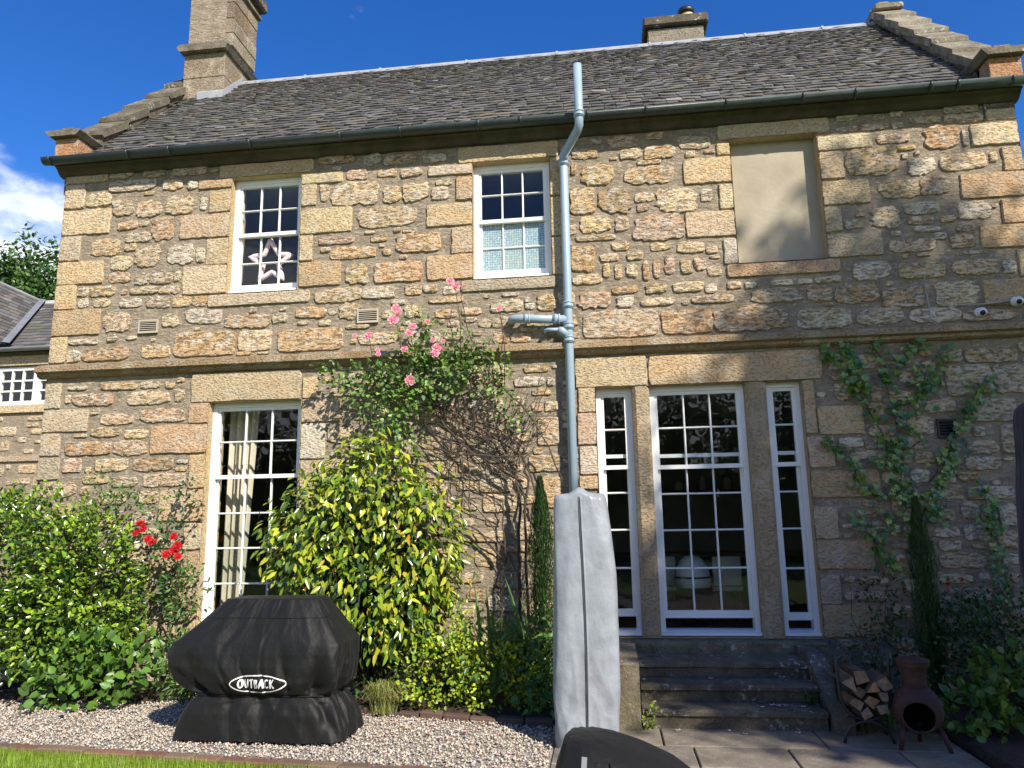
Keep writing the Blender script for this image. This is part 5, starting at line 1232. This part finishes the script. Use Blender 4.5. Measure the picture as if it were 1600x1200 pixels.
# tall grey cover
gc = thing('parasol_cover', (-.2, -1.55, 0), 'tall silver-grey zipped cover standing in front of the pipe', 'cover')
def gfold(th, z):
    c, s = np.cos(th), np.sin(th)
    lo = np.clip((.8-z)/.7, 0, 1)
    return .007*vnoise(c*2.2+3, s*2.2, z*1.3)+.0035*rg_(c*3.4+z*.8, s*3.4, z*2.6)+.002*vnoise(c*6, s*6+z*2, z*8)+lo*(.008*rg_(c*2.6+z*3, s*2.6, z*4.2+2)+.005*rg_(c*5, s*5+z*4, z*7))
GC_ = Loft([(.0, -.215, -1.57, .21, .19), (.12, -.215, -1.57, .215, .2), (.4, -.205, -1.56, .235, .205), (.8, -.195, -1.55, .24, .205), (1.2, -.19, -1.55, .232, .195), (1.55, -.20, -1.54, .212, .18), (1.76, -.207, -1.54, .196, .155), (1.785, -.207, -1.54, .19, .14), (1.795, -.207, -1.54, .175, .11)], 4.5, gfold)
GC_.build('cover', GRYF, gc, 220, 150, dz=lambda v: np.where(v[:, 2] > 1.6, .05*(v[:, 2]-1.6)/.19*np.exp(-((v[:, 0]+.21)/.06)**2)-.015*(v[:, 2]-1.6)/.19, 0))
zs_ = np.linspace(.03, 1.76, 70); zx = lambda z: -.205+.012*math.sin(z*2.1)
ZIPM = simple('zip', (.05, .055, .06), .5)
one(lambda mb: mb.tube([(zx(z)-.006, GC_.front(zx(z)-.006, z)-.001, z) for z in zs_], .0055, 6), 'zip', ZIPM, gc, True)
one(lambda mb: mb.tube([(zx(z)+.010, GC_.front(zx(z)+.010, z)-.003, z) for z in zs_], .008, 8), 'zip_flap', GRYF, gc, True)
one(lambda mb: mb.tube([(-.205, -1.55, 0), (-.205, -1.55, 1.7)], .03, 10), 'pole', IRON, gc)

# low black cover in the foreground
bc = thing('low_black_cover', (.1, -3.4, 0), 'low black waterproof cover over garden furniture in the foreground', 'cover')
def kfold(th, z):
    c, s = np.cos(th), np.sin(th)
    return .010*vnoise(c*2.5+7, s*2.5, z*5)+.008*vnoise(c*5+z*3, s*5, z*9)+.008*np.clip((.5-z)/.4, 0, 1)*vnoise(th*5, z*3)
BC = Loft([(.01, .14, -3.42, .44, .42), (.2, .11, -3.42, .42, .41), (.33, .05, -3.42, .37, .37), (.42, .0, -3.42, .30, .31), (.49, -.06, -3.42, .215, .24), (.54, -.12, -3.42, .135, .17), (.56, -.15, -3.42, .085, .12)], 2.6, kfold)
BC.build('cover', BLKF, bc, 180, 80)
TABM = simple('reflective_tab', (.22, .225, .22), .5)
y_ = BC.front(-.155, .50)
one(lambda mb: mb.add([(-.168, BC.front(-.168, .475)-.006, .475), (-.143, BC.front(-.143, .475)-.006, .475), (-.140, BC.front(-.14, .515)-.010, .515), (-.165, BC.front(-.165, .515)-.010, .515)], [(0, 1, 2, 3)]), 'tab', TABM, bc)
one(lambda mb: mb.tube([(-.035, BC.front(-.035, .495)-.006, .50), (-.03, BC.front(-.03, .47)-.012, .475), (-.035, BC.front(-.035, .44)-.008, .445), (-.02, BC.front(-.02, .43)-.012, .43)], .004, 6), 'draw_cord', BLKF, bc, True)

# navy covered parasol at the right edge
nv = thing('navy_parasol', (3.0, -2.0, 0), 'closed parasol in a dark navy cover at the right edge of the view', 'parasol')
NV = Loft([(.35, 3.0, -2.0, .27, .27), (.8, 3.0, -2.0, .31, .31), (1.3, 3.0, -2.0, .315, .315), (1.9, 3.0, -2.0, .26, .26), (2.22, 3.0, -2.0, .235, .235), (2.30, 3.0, -2.0, .21, .21), (2.34, 3.0, -2.0, .15, .15), (2.35, 3., -2., .08, .08)], 2.2, lambda th, z: .012*vnoise(th*3, z*3)+.006*vnoise(th*8+z*2, z*5))
NV.build('cover', NAVF, nv, 120, 60)
one(lambda mb: mb.tube([(3, -2, .05), (3, -2, .5)], .03, 10), 'pole', IRON, nv)
one(lambda mb: mb.lathe([(.25, 0), (.25, .05), (.06, .08)], (3, -2, -.03), 20), 'base', IRON, nv)

# ------------------------------------------------------------------ log rack, logs, chiminea
lr = thing('log_rack', (1.77, -1.33, 0), 'black iron log rack of curved bars beside the steps', 'log rack')
def bar(pts, w=.0125, d=.004):
    mb = MB(); mb.tube(pts, w, 6); return mb
for y_, dx in ((-1.44, 0.), (-1.22, .03)):
    xl, xr, cz, r_ = 1.60+dx, 1.945+dx, .325, .1725
    xc = (xl+xr)/2
    pts = [(xl-.012, y_, .66), (xl-.006, y_, .5)]+[(xc+r_*math.cos(a), y_, cz+r_*math.sin(a)) for a in np.linspace(math.pi, 2*math.pi, 15)]+[(xr+.004, y_, .5), (xr+.012, y_, .66)]
    bar(pts).build('hoop', IRON, lr, True)
    bar([(xc+.165*math.cos(a), y_, .145*math.sin(a)) for a in np.linspace(0, math.pi, 15)]).build('foot_arch', IRON, lr, True)
for x_, z_ in ((1.60, .655), (1.955, .655), (1.605, .55), (1.95, .55), (1.64, .22), (1.91, .22)): bar([(x_, -1.445, z_), (x_+.03, -1.215, z_)], .007).build('cross_bar', IRON, lr, True)
m = M_('split_wood'); m.set(Roughness=.9)
m.base(m.mix(1., m.attr(), m.ramp(m.noise(30, 4, .6, stretch=(1, .15, 1)), [(.3, .6), (.7, 1.3)]), 'MULTIPLY')); m.bump(m.noise(40, 4, .6, stretch=(1, .2, 1)), 1., .008)
WOOD = m.m
LOGS = [(1.735, .455, .075, 'topmost split log of the pile in the rack'), (1.665, .40, .075, 'split log leaning on the left bars of the rack'), (1.735, .345, .062, 'wedge log in the middle of the pile, left of centre'), (1.815, .39, .07, 'broad split log right of the middle of the pile'),
        (1.893, .405, .068, 'upright split log against the right bars of the rack'), (1.885, .325, .05, 'small dark split log low against the right bars'), (1.70, .27, .058, 'small wedge log low on the left of the pile'), (1.80, .285, .06, 'three-cornered log low in the middle of the pile'), (1.76, .205, .058, 'orange-brown log at the very bottom of the pile'), (1.86, .245, .05, 'dark barked log low on the right of the pile')]
for k, (x_, z_, s, lab) in enumerate(LOGS):
    a0 = rng.uniform(0, 6.28); nside = rng.integers(3, 5)
    poly = []
    for i in range(nside):
        a = a0+2*math.pi*i/nside+rng.uniform(-.3, .3); q = s*rng.uniform(.75, 1.02); poly.append((x_+q*math.cos(a), z_+q*math.sin(a)*.85))
    y0, y1 = -1.50+rng.uniform(-.02, .03), -1.18+rng.uniform(-.03, .03)
    end = np.array([(.36, .25, .16), (.42, .31, .2), (.30, .19, .12), (.40, .22, .12)][k % 4])*rng.uniform(.5, .8)
    n_ = len(poly); V = [(p[0], y0+rng.uniform(-.008, .008), p[1]) for p in poly]+[(x_, y0-.003, z_)]+[(p[0], y0+.0005, p[1]) for p in poly]+[(p[0], y1, p[1]) for p in poly]
    for i in range(n_): V[n_+1+i] = V[i]
    F = [(i, (i+1) % n_, n_) for i in range(n_)]+[(n_+1+i, 2*n_+1+i, 2*n_+1+(i+1) % n_, n_+1+(i+1) % n_) for i in range(n_)]+[tuple(2*n_+1+i for i in range(n_))]
    tn = np.array([end]*(n_+1)+[np.array((.10, .065, .045))*rng.uniform(.7, 1.5)]*(2*n_))
    tag(mesh('split_log', V, F, WOOD, tint=tn), lab, 'log', 'firewood in the log rack')

cn = thing('chiminea', (2.09, -1.52, 0), 'small rust-brown cast iron chiminea with an open mouth on three legs', 'chiminea')
cc = np.array((2.09, -1.52)); fw = np.array((-.30, -.954)); rt = np.array((.954, -.30))
prof = [(.03, .105), (.09, .118), (.13, .15), (.155, .20), (.162, .25), (.155, .295), (.135, .34), (.108, .375), (.088, .395), (.082, .40), (.080, .408), (.0785, .43), (.078, .47), (.083, .505), (.096, .535), (.104, .545), (.104, .56), (.10, .566)]
seg = 72
# denser profile
pr2 = []
for (r0, z0), (r1, z1) in zip(prof[:-1], prof[1:]):
    k = max(1, int((z1-z0)/.008))
    pr2 += [(r0+(r1-r0)*i/k, z0+(z1-z0)*i/k) for i in range(k)]
pr2.append(prof[-1])
MZ, MR = .225, .104
def pot(scale, name, mat, hole=True, rev=False):
    V = [(cc[0]+r*scale*math.cos(2*math.pi*j/seg), cc[1]+r*scale*math.sin(2*math.pi*j/seg), z) for r, z in pr2 for j in range(seg)]
    F = []
    for k in range(len(pr2)-1):
        for j in range(seg):
            f = (k*seg+j, k*seg+(j+1) % seg, (k+1)*seg+(j+1) % seg, (k+1)*seg+j)
            c = np.mean([V[i] for i in f], 0); d = c[:2]-cc
            if hole and d@fw > 0 and ((d@rt)/MR)**2+((c[2]-MZ)/MR)**2 < 1: continue
            F.append(f[::-1] if rev else f)
    return mesh(name, V, F, mat, cn, smooth=True)
pot(1., 'body', RUST); pot(.93, 'fire_chamber', SOOT_HOLLOW, True, True)
rim = []
for a in np.linspace(0, 2*math.pi, 41):
    s_, z_ = MR*math.cos(a)*1.02, MZ+MR*math.sin(a)*1.02
    R_ = float(np.interp(z_, [p[1] for p in pr2], [p[0] for p in pr2])); f_ = math.sqrt(max(R_*R_-s_*s_, .0004))
    p = cc+fw*(f_+.004)+rt*s_; rim.append((p[0], p[1], z_))
one(lambda mb: mb.tube(rim, .009, 8, caps=False), 'mouth_rim', RUST, cn, True)
one(lambda mb: mb.lathe([(.106, .566), (.110, .572), (.106, .586), (.04, .590), (.005, .591)], (cc[0], cc[1], 0), 32), 'lid', RUST, cn, True)
for z_ in (.405, .417, .429): one(lambda mb: mb.tube([(cc[0]+.0825*math.cos(a), cc[1]+.0825*math.sin(a), z_) for a in np.linspace(0, 6.283, 33)], .003, 6, caps=False), 'neck_band', RUST, cn, True)
hp = []
for a in np.linspace(-.2, math.pi+.2, 22):
    hp.append(a)
mb = MB(); V = []
for a in hp:                                        # hood plate over the mouth
    for q in (1.08, 1.42):
        s_, z_ = MR*math.cos(a)*q, MZ+MR*math.sin(a)*q
        R_ = float(np.interp(z_, [p[1] for p in pr2], [p[0] for p in pr2])); f_ = math.sqrt(max(R_*R_-s_*s_, .0002)); p = cc+fw*(f_+.006)+rt*s_; V.append((p[0], p[1], z_))
mb.add(V, [(2*i, 2*i+2, 2*i+3, 2*i+1) for i in range(len(hp)-1)]); mb.build('hood_plate', RUST, cn, True)
for p0, p1 in (((1.985, -1.55), (1.93, -1.585)), ((2.185, -1.575), (2.235, -1.64)), ((2.12, -1.44), (2.14, -1.36))):
    one(lambda mb: mb.tube([(p0[0], p0[1], .15), ((p0[0]*.45+p1[0]*.55), (p0[1]*.45+p1[1]*.55), .09), (p1[0], p1[1], .0)], [.024, .018, .014], 10), 'leg', RUST, cn, True)

# ------------------------------------------------------------------ cameras and cable on the wall
def cctv(x_, z_, lab):
    t_ = thing('security_camera', (x_, -.02, z_), lab, 'camera', 'security cameras')
    mb = MB(); n_ = 20
    one(lambda mb: mb.tube([(x_, -.015, z_), (x_, -.045, z_), (x_, -.06, z_)], [.045, .045, .036], 20), 'mount', WHITEP, t_, True)
    V = []; F = []
    for i in range(9):
        a = math.pi*i/8
        for j in range(18): V.append((x_+.042*math.sin(a)*math.cos(j*math.pi/9), -.085-.042*math.cos(a), z_-.008+.042*math.sin(a)*math.sin(j*math.pi/9)))
    F = [(i*18+j, i*18+(j+1) % 18, (i+1)*18+(j+1) % 18, (i+1)*18+j) for i in range(8) for j in range(18)]
    mesh('ball', V, F, WHITEP, t_, smooth=True)
    d = Vector((-.25, -.85, -.45)).normalized(); c = Vector((x_, -.085, z_-.008))
    one(lambda mb: mb.tube([c+d*.030, c+d*.046], [.026, .021], 16), 'lens', BLACKP, t_, True)
cctv(3.57, 3.46, 'small white security camera with a black lens above the ivy')
cctv(3.90, 3.55, 'small white security camera at the right corner of the wall')
CAB = simple('pale_cable', (.35, .33, .30), .6)
tag(one(lambda mb: mb.tube([(3.12, -.035, 3.84), (3.115, -.04, 3.7), (3.13, -.04, 3.5), (3.12, -.05, 3.40), (3.17, -.10, 3.33)], .005, 6), 'wall_cable', CAB, None, True), 'thin pale cable running down the wall to the string course', 'cable')
tag(one(lambda mb: mb.tube([(3.40, -.03, 3.545), (3.6, -.035, 3.54), (3.88, -.03, 3.56)], .008, 6), 'wall_cable', CAB, None, True), 'pale cable between the two security cameras', 'cable')

# ------------------------------------------------------------------ things seen through the windows
star = [(-3.69, 4.77), (-3.58, 4.59), (-3.43, 4.58), (-3.58, 4.47), (-3.52, 4.29), (-3.65, 4.39), (-3.8, 4.3), (-3.76, 4.47), (-3.92, 4.58), (-3.75, 4.6), (-3.69, 4.77)]
sp_ = []
for a, b in zip(star[:-1], star[1:]): sp_ += [(a[0]+(b[0]-a[0])*q/4, .23, a[1]+(b[1]-a[1])*q/4) for q in range(4)]
tag(one(lambda mb: mb.tube(sp_+[sp_[0]], .028, 10, caps=False), 'star_ornament', PINKF, None, True), 'pink plush star hanging inside the upper left window', 'ornament')
def curtain(x0, x1, z0, z1, y, lab, waves):
    k = 40; V = []
    for i in range(k):
        f_ = i/(k-1); 
        for z in np.linspace(z0, z1, 8):
            sq = 1-.25*(z1-z)/(z1-z0)
            V.append((x0+(x1-x0)*f_*sq, y+.03*math.sin(f_*waves*6.28+z*.4)+.01*math.sin(f_*23+z), z))
    F = [(i*8+j, i*8+j+1, (i+1)*8+j+1, (i+1)*8+j) for i in range(k-1) for j in range(7)]
    tag(mesh('curtain', V, F, CURT, smooth=True), lab, 'curtain')
curtain(-4.17, -3.82, .56, 2.95, .40, 'pale linen curtain at the left side of the tall ground floor window', 4)
def chair(x_, y_, lab, dome):
    t_ = thing('dining_chair' if not dome else 'shell_chair', (x_, y_, .47), lab, 'chair', None if dome else 'cream dining chairs')
    if dome:
        one(lambda mb: mb.lathe([(.19, .86), (.185, .95), (.17, 1.04), (.13, 1.13), (.07, 1.18), (.01, 1.19)], (x_, y_, 0), 28), 'shell', WHITEP, t_, True)
        one(lambda mb: mb.tube([(x_+.192*math.cos(a), y_+.192*math.sin(a), .965) for a in np.linspace(0, 6.283, 33)], .009, 6, caps=False), 'strap', BLACKP, t_, True)
        one(lambda mb: mb.tube([(x_, y_, .475), (x_, y_, .87)], .02, 8), 'stem', IRON, t_)
        one(lambda mb: mb.lathe([(.15, .475), (.15, .487), (.02, .5)], (x_, y_, 0), 24), 'base', IRON, t_)
    else:
        one(lambda mb: mb.box(x_-.15, x_+.15, y_, y_+.03, .86, 1.17, bev=.012), 'backrest', CREAM, t_)
        one(lambda mb: mb.box(x_-.16, x_+.16, y_+.03, y_+.34, .80, .86, bev=.012), 'seat', CREAM, t_)
        for dx in (-.13, .13):
            for dy in (.05, .3): one(lambda mb: mb.tube([(x_+dx, y_+dy, .475), (x_+dx, y_+dy, .80)], .012, 8), 'leg', DARKW, t_)
chair(.87, 1.0, 'white rounded shell chair with a dark strap, seen through the wide window', True)
chair(1.24, 1.05, 'cream dining chair just right of the white shell chair indoors', False)
chair(.56, 1.15, 'cream dining chair left of the white shell chair indoors', False)
ki = thing('kitchen_counter', (.9, 2.6, .47), 'dark kitchen counter with a wooden top inside the house', 'counter')
one(lambda mb: mb.box(-.4, 2.4, 2.4, 3.0, .475, 1.10), 'cabinet', DARKW, ki); one(lambda mb: mb.box(-.43, 2.43, 2.36, 3.03, 1.10, 1.14), 'worktop', WOODF, ki)
shf = tag(one(lambda mb: mb.box(.1, 2.2, 3.85, 4.08, 1.95, 1.98), 'shelf', WOODF), 'long wooden shelf on the back wall of the kitchen', 'shelf')
for k, (x_, h_, r_) in enumerate(((.45, .16, .05), (.75, .22, .06), (1.05, .13, .07), (1.4, .2, .05), (1.75, .18, .06))):
    tag(one(lambda mb: mb.lathe([(r_*.8, 0), (r_, .02), (r_, h_*.75), (r_*.6, h_*.9), (r_*.6, h_)], (x_, 3.96, 1.98), 16), 'jar', WHITEP, None, True), ['first', 'second', 'third', 'fourth', 'fifth'][k]+' pale jar from the left on the kitchen shelf', 'jar', 'jars on the kitchen shelf')

# ------------------------------------------------------------------ fallen petals
def petal(x_, y_, z_, lab, s=.021):
    a = rng.uniform(0, 6.28); n_ = 8; V = [(x_, y_, z_+.003)]
    for j in range(n_):
        t_ = a+2*math.pi*j/n_; q = s*(1 if j not in (0, 1) else .7)*rng.uniform(.8, 1.1)
        V.append((x_+q*math.cos(t_), y_+q*.8*math.sin(t_), z_+.004+.012*abs(math.sin(j*1.1+a))))
    tag(mesh('petal', V, [(0, 1+j, 1+(j+1) % n_) for j in range(n_)], PETAL, tint=np.array(random.choice([(.80, .55, .62), (.82, .66, .70), (.72, .42, .52)]))), lab, 'petal', 'fallen rose petals')
for x_, y_ in ((-1.51, -1.37), (-1.41, -1.49), (-1.37, -1.34), (-1.2, -1.38), (-1.21, -1.52), (-1.6, -1.35), (-1.73, -1.49), (-.74, -1.91), (-.54, -1.73), (-.53, -1.5), (-1.61, -1.19), (-1.14, -1.41), (-1.66, -1.3), (-1.61, -1.95), (-1.29, -1.58), (-1.44, -1.25), (-1.75, -1.22), (-.9, -1.5), (-1.05, -1.7)):
    petal(x_, y_, .012, 'fallen pink rose petal lying on the gravel in front of the flower bed', .026)
petal(.79, -.69, .268, 'pink petal alone in the middle of a stone tread'); petal(.24, -.76, .268, 'pink petal at the left end of a stone tread')
petal(.31, -.95, .138, 'pink petal at the left of the lowest tread')
for k, (x_, y_) in enumerate(((1.12, -1.07), (1.21, -1.0), (1.25, -1.02), (1.31, -1.01), (1.43, -1.04))): petal(x_, y_, .138, ['leftmost', 'second', 'middle', 'fourth', 'rightmost'][k]+' petal of the row at the right of the lowest tread')
for k, (x_, y_) in enumerate(((.46, -1.24), (.84, -1.23), (.94, -1.31), (1.33, -1.25))): petal(x_, y_, .004, ['leftmost', 'second', 'third', 'rightmost'][k]+' pink petal on the paving at the foot of the steps')

# ------------------------------------------------------------------ low wing and its surroundings
wg = thing('low_wing', (-10, 4.1, 0), 'lower stone wing with slate roof and small-paned white window behind the left corner', 'building')
wm = MB(); WX0, WX1 = -14, -6.2
for a, b, c, d in ((WX0, -10.45, -.1, 4.6), (-10.45, -9.1, -.1, 3.66), (-10.45, -9.1, 4.34, 4.6), (-9.1, WX1, -.1, 4.6)):
    wm.add([(a, 4.0, c), (b, 4.0, c), (b, 4.0, d), (a, 4.0, d)], [(0, 1, 2, 3)])
wallw = wm.build('wall', MORTAR, wg)
one(lambda mb: mb.add([(WX0, 7.2, -.1), (WX1, 7.2, -.1), (WX1, 7.2, 4.6), (WX0, 7.2, 4.6)], [(3, 2, 1, 0)]), 'back_wall', SIDE.m, wg)
one(lambda mb: mb.box(WX0, WX1, 6.0, 6.1, 0, 4.6), 'room_back_wall', DARKW, wg)
one(lambda mb: mb.box(-10.6, -8.9, 3.965, 4.06, 4.36, 4.52, tintof('c')), 'lintel', DRESS, wg)
one(lambda mb: mb.box(-10.6, -8.9, 3.95, 4.06, 3.53, 3.66, tintof('c')), 'sill', DRESS, wg)
one(lambda mb: mb.box(-13, -9.2, 3.96, 4.02, 2.70, 2.79, tintof('g')), 'string_course', DRESS, wg)
tk = []
for k in range(1500):
    q_ = 1-.6*k/1500; w, h = rng.uniform(.14, .45)*q_, rng.uniform(.08, .2)*q_; cx, cz = rng.uniform(-12.5, -8.6), rng.uniform(1.5, 4.3)
    b = (cx-w/2-.012, cx+w/2+.012, cz-h/2-.012, cz+h/2+.012)
    if any(q[0] < b[1] and q[1] > b[0] and q[2] < b[3] and q[3] > b[2] for q in tk+[(-10.62, -8.88, 3.5, 4.55), (-13, -9.2, 2.68, 2.81)]): continue
    tk.append(b); V, F = stone_geo(cx, cz, w, h, 'q', .02, 16, 4.0); mesh('stone', V, F, SAND, wallw, tint=tintof(rng.choice(list('cccgwyg'))))
def casement(x0, x1, z0, z1, c, r):
    w = one(lambda mb: (mb.box(x0, x0+.06, 4.02, 4.09, z0, z1), mb.box(x1-.06, x1, 4.02, 4.09, z0, z1), mb.box(x0+.06, x1-.06, 4.02, 4.09, z0, z0+.07), mb.box(x0+.06, x1-.06, 4.02, 4.09, z1-.06, z1)), 'window', PAINT, wg)
    xa, xb, za, zb = x0+.06, x1-.06, z0+.07, z1-.06
    for k in range(1, c): q = xa+(xb-xa)*k/c; one(lambda mb: mb.box(q-.014, q+.014, 4.025, 4.07, za, zb), 'glazing_bar', PAINT, w)
    for i in range(1, r):
        q = za+(zb-za)*i/r; one(lambda mb: mb.box(xa, xb, 4.028, 4.066, q-.014, q+.014), 'glazing_bar', PAINT, w)
    for i in range(r):
        for k in range(c):
            one(lambda mb: mb.add([(xa+(xb-xa)*k/c+.014, 4.05, za+(zb-za)*i/r+.014), (xa+(xb-xa)*(k+1)/c-.014, 4.05, za+(zb-za)*i/r+.014), (xa+(xb-xa)*(k+1)/c-.014, 4.05, za+(zb-za)*(i+1)/r-.014), (xa+(xb-xa)*k/c+.014, 4.05, za+(zb-za)*(i+1)/r-.014)], [(0, 1, 2, 3)]), 'pane', GLASS, w)
casement(-10.42, -9.68, 3.67, 4.335, 3, 3); casement(-9.675, -9.12, 3.67, 4.335, 2, 3)
rf = one(lambda mb: mb.add([(WX0, 3.85, 4.62), (WX1, 3.85, 4.62), (WX1, 5.6, 6.0), (WX0, 5.6, 6.0), (WX1, 7.3, 4.62), (WX0, 7.3, 4.62)], [(0, 1, 2, 3), (3, 2, 4, 5)], (.06, .06, .06)), 'roof', SLATE, wg)
rest = MB(); sl_ = math.hypot(1.75, 1.38); cy_, cz_ = 1.75/sl_, 1.38/sl_
for k in range(16):
    s0 = sl_*k/16; x = -11.6
    while x < -8.5:
        w = rng.uniform(.16, .28); n_ = .02
        if s0 > (x+10.2)*-1.6-.1 or x > -10.3:
            P = lambda xx, s, q: (xx, 3.85+cy_*s-cz_*q, 4.62+cz_*s+cy_*q)
            V = [P(x, s0, n_), P(x+w-.004, s0, n_), P(x+w-.004, s0+.2, .006), P(x, s0+.2, .006), P(x, s0, .004), P(x+w-.004, s0, .004)]
            rest.add(V, [(0, 1, 2, 3), (0, 4, 5, 1)], slate_tint())
        x += w
o = rest.build('slates', SLATE, rf); o['kind'] = 'stuff'
one(lambda mb: mb.box(-11.1, WX1, 5.56, 5.64, 5.985, 6.05), 'ridge', SLATE, rf)
DLEAD = simple('old_lead', (.17, .18, .195), .6, .15)
cw = one(lambda mb: mb.add([(-10.2, 3.86, 4.70), (-11.05, 5.6, 6.02), (-13.5, 5.6, 7.15), (-13.5, 3.7, 6.05), (-11.2, 3.7, 5.0)], [(0, 1, 2, 3, 4)], (.07, .068, .07)), 'cross_roof', SLATE, wg)
A_c, B_c, C_c = np.array((-10.2, 3.86, 4.70)), np.array((-11.05, 5.6, 6.02)), np.array((-13.5, 5.6, 7.15)); D_c = np.array((-13.5, 3.7, 5.83)); rest = MB()
nrm = np.cross(B_c-A_c, D_c-A_c); nrm = nrm/np.linalg.norm(nrm)*(1 if np.cross(B_c-A_c, D_c-A_c)[2] > 0 else -1)
for k in range(18):
    f0, f1 = k/18, min(1, (k+1.6)/18)
    u = 0.
    while u < 1:
        du = rng.uniform(.05, .085); u1 = min(1, u+du-.002)
        Pq = lambda uu, ff, q: tuple((A_c*(1-ff)+B_c*ff)*(1-uu)+(D_c*(1-ff)+C_c*ff)*uu+nrm*q)
        rest.add([Pq(u, f0, .035), Pq(u1, f0, .035), Pq(u1, f1, .012), Pq(u, f1, .012), Pq(u, f0, .01), Pq(u1, f0, .01)], [(0, 1, 2, 3), (0, 4, 5, 1)], slate_tint()); u += du
o = rest.build('slates', SLATE, cw); o['kind'] = 'stuff'
one(lambda mb: mb.add([(-10.25, 3.82, 4.755), (-10.08, 3.80, 4.72), (-10.97, 5.56, 6.07), (-11.10, 5.56, 6.095)], [(0, 1, 2, 3)]), 'lead_valley', DLEAD, cw)
one(lambda mb: mb.tube([(-11.05, 5.55, 6.03), (-13.5, 5.55, 7.16)], .032, 8), 'lead_hip', DLEAD, cw, True)
one(lambda mb: mb.box(-13, -10.38, 3.5, 3.75, 5.03, 5.12, (.2, .17, .14)), 'cope', WEATH, cw); one(lambda mb: mb.box(-13, -10.52, 3.5, 3.8, 4.86, 4.95, (.2, .17, .14)), 'cope', WEATH, cw)
one(lambda mb: halfpipe(mb, -13, WX1, .06, 3.80, 4.63), 'gutter', DLEAD, wg, True)
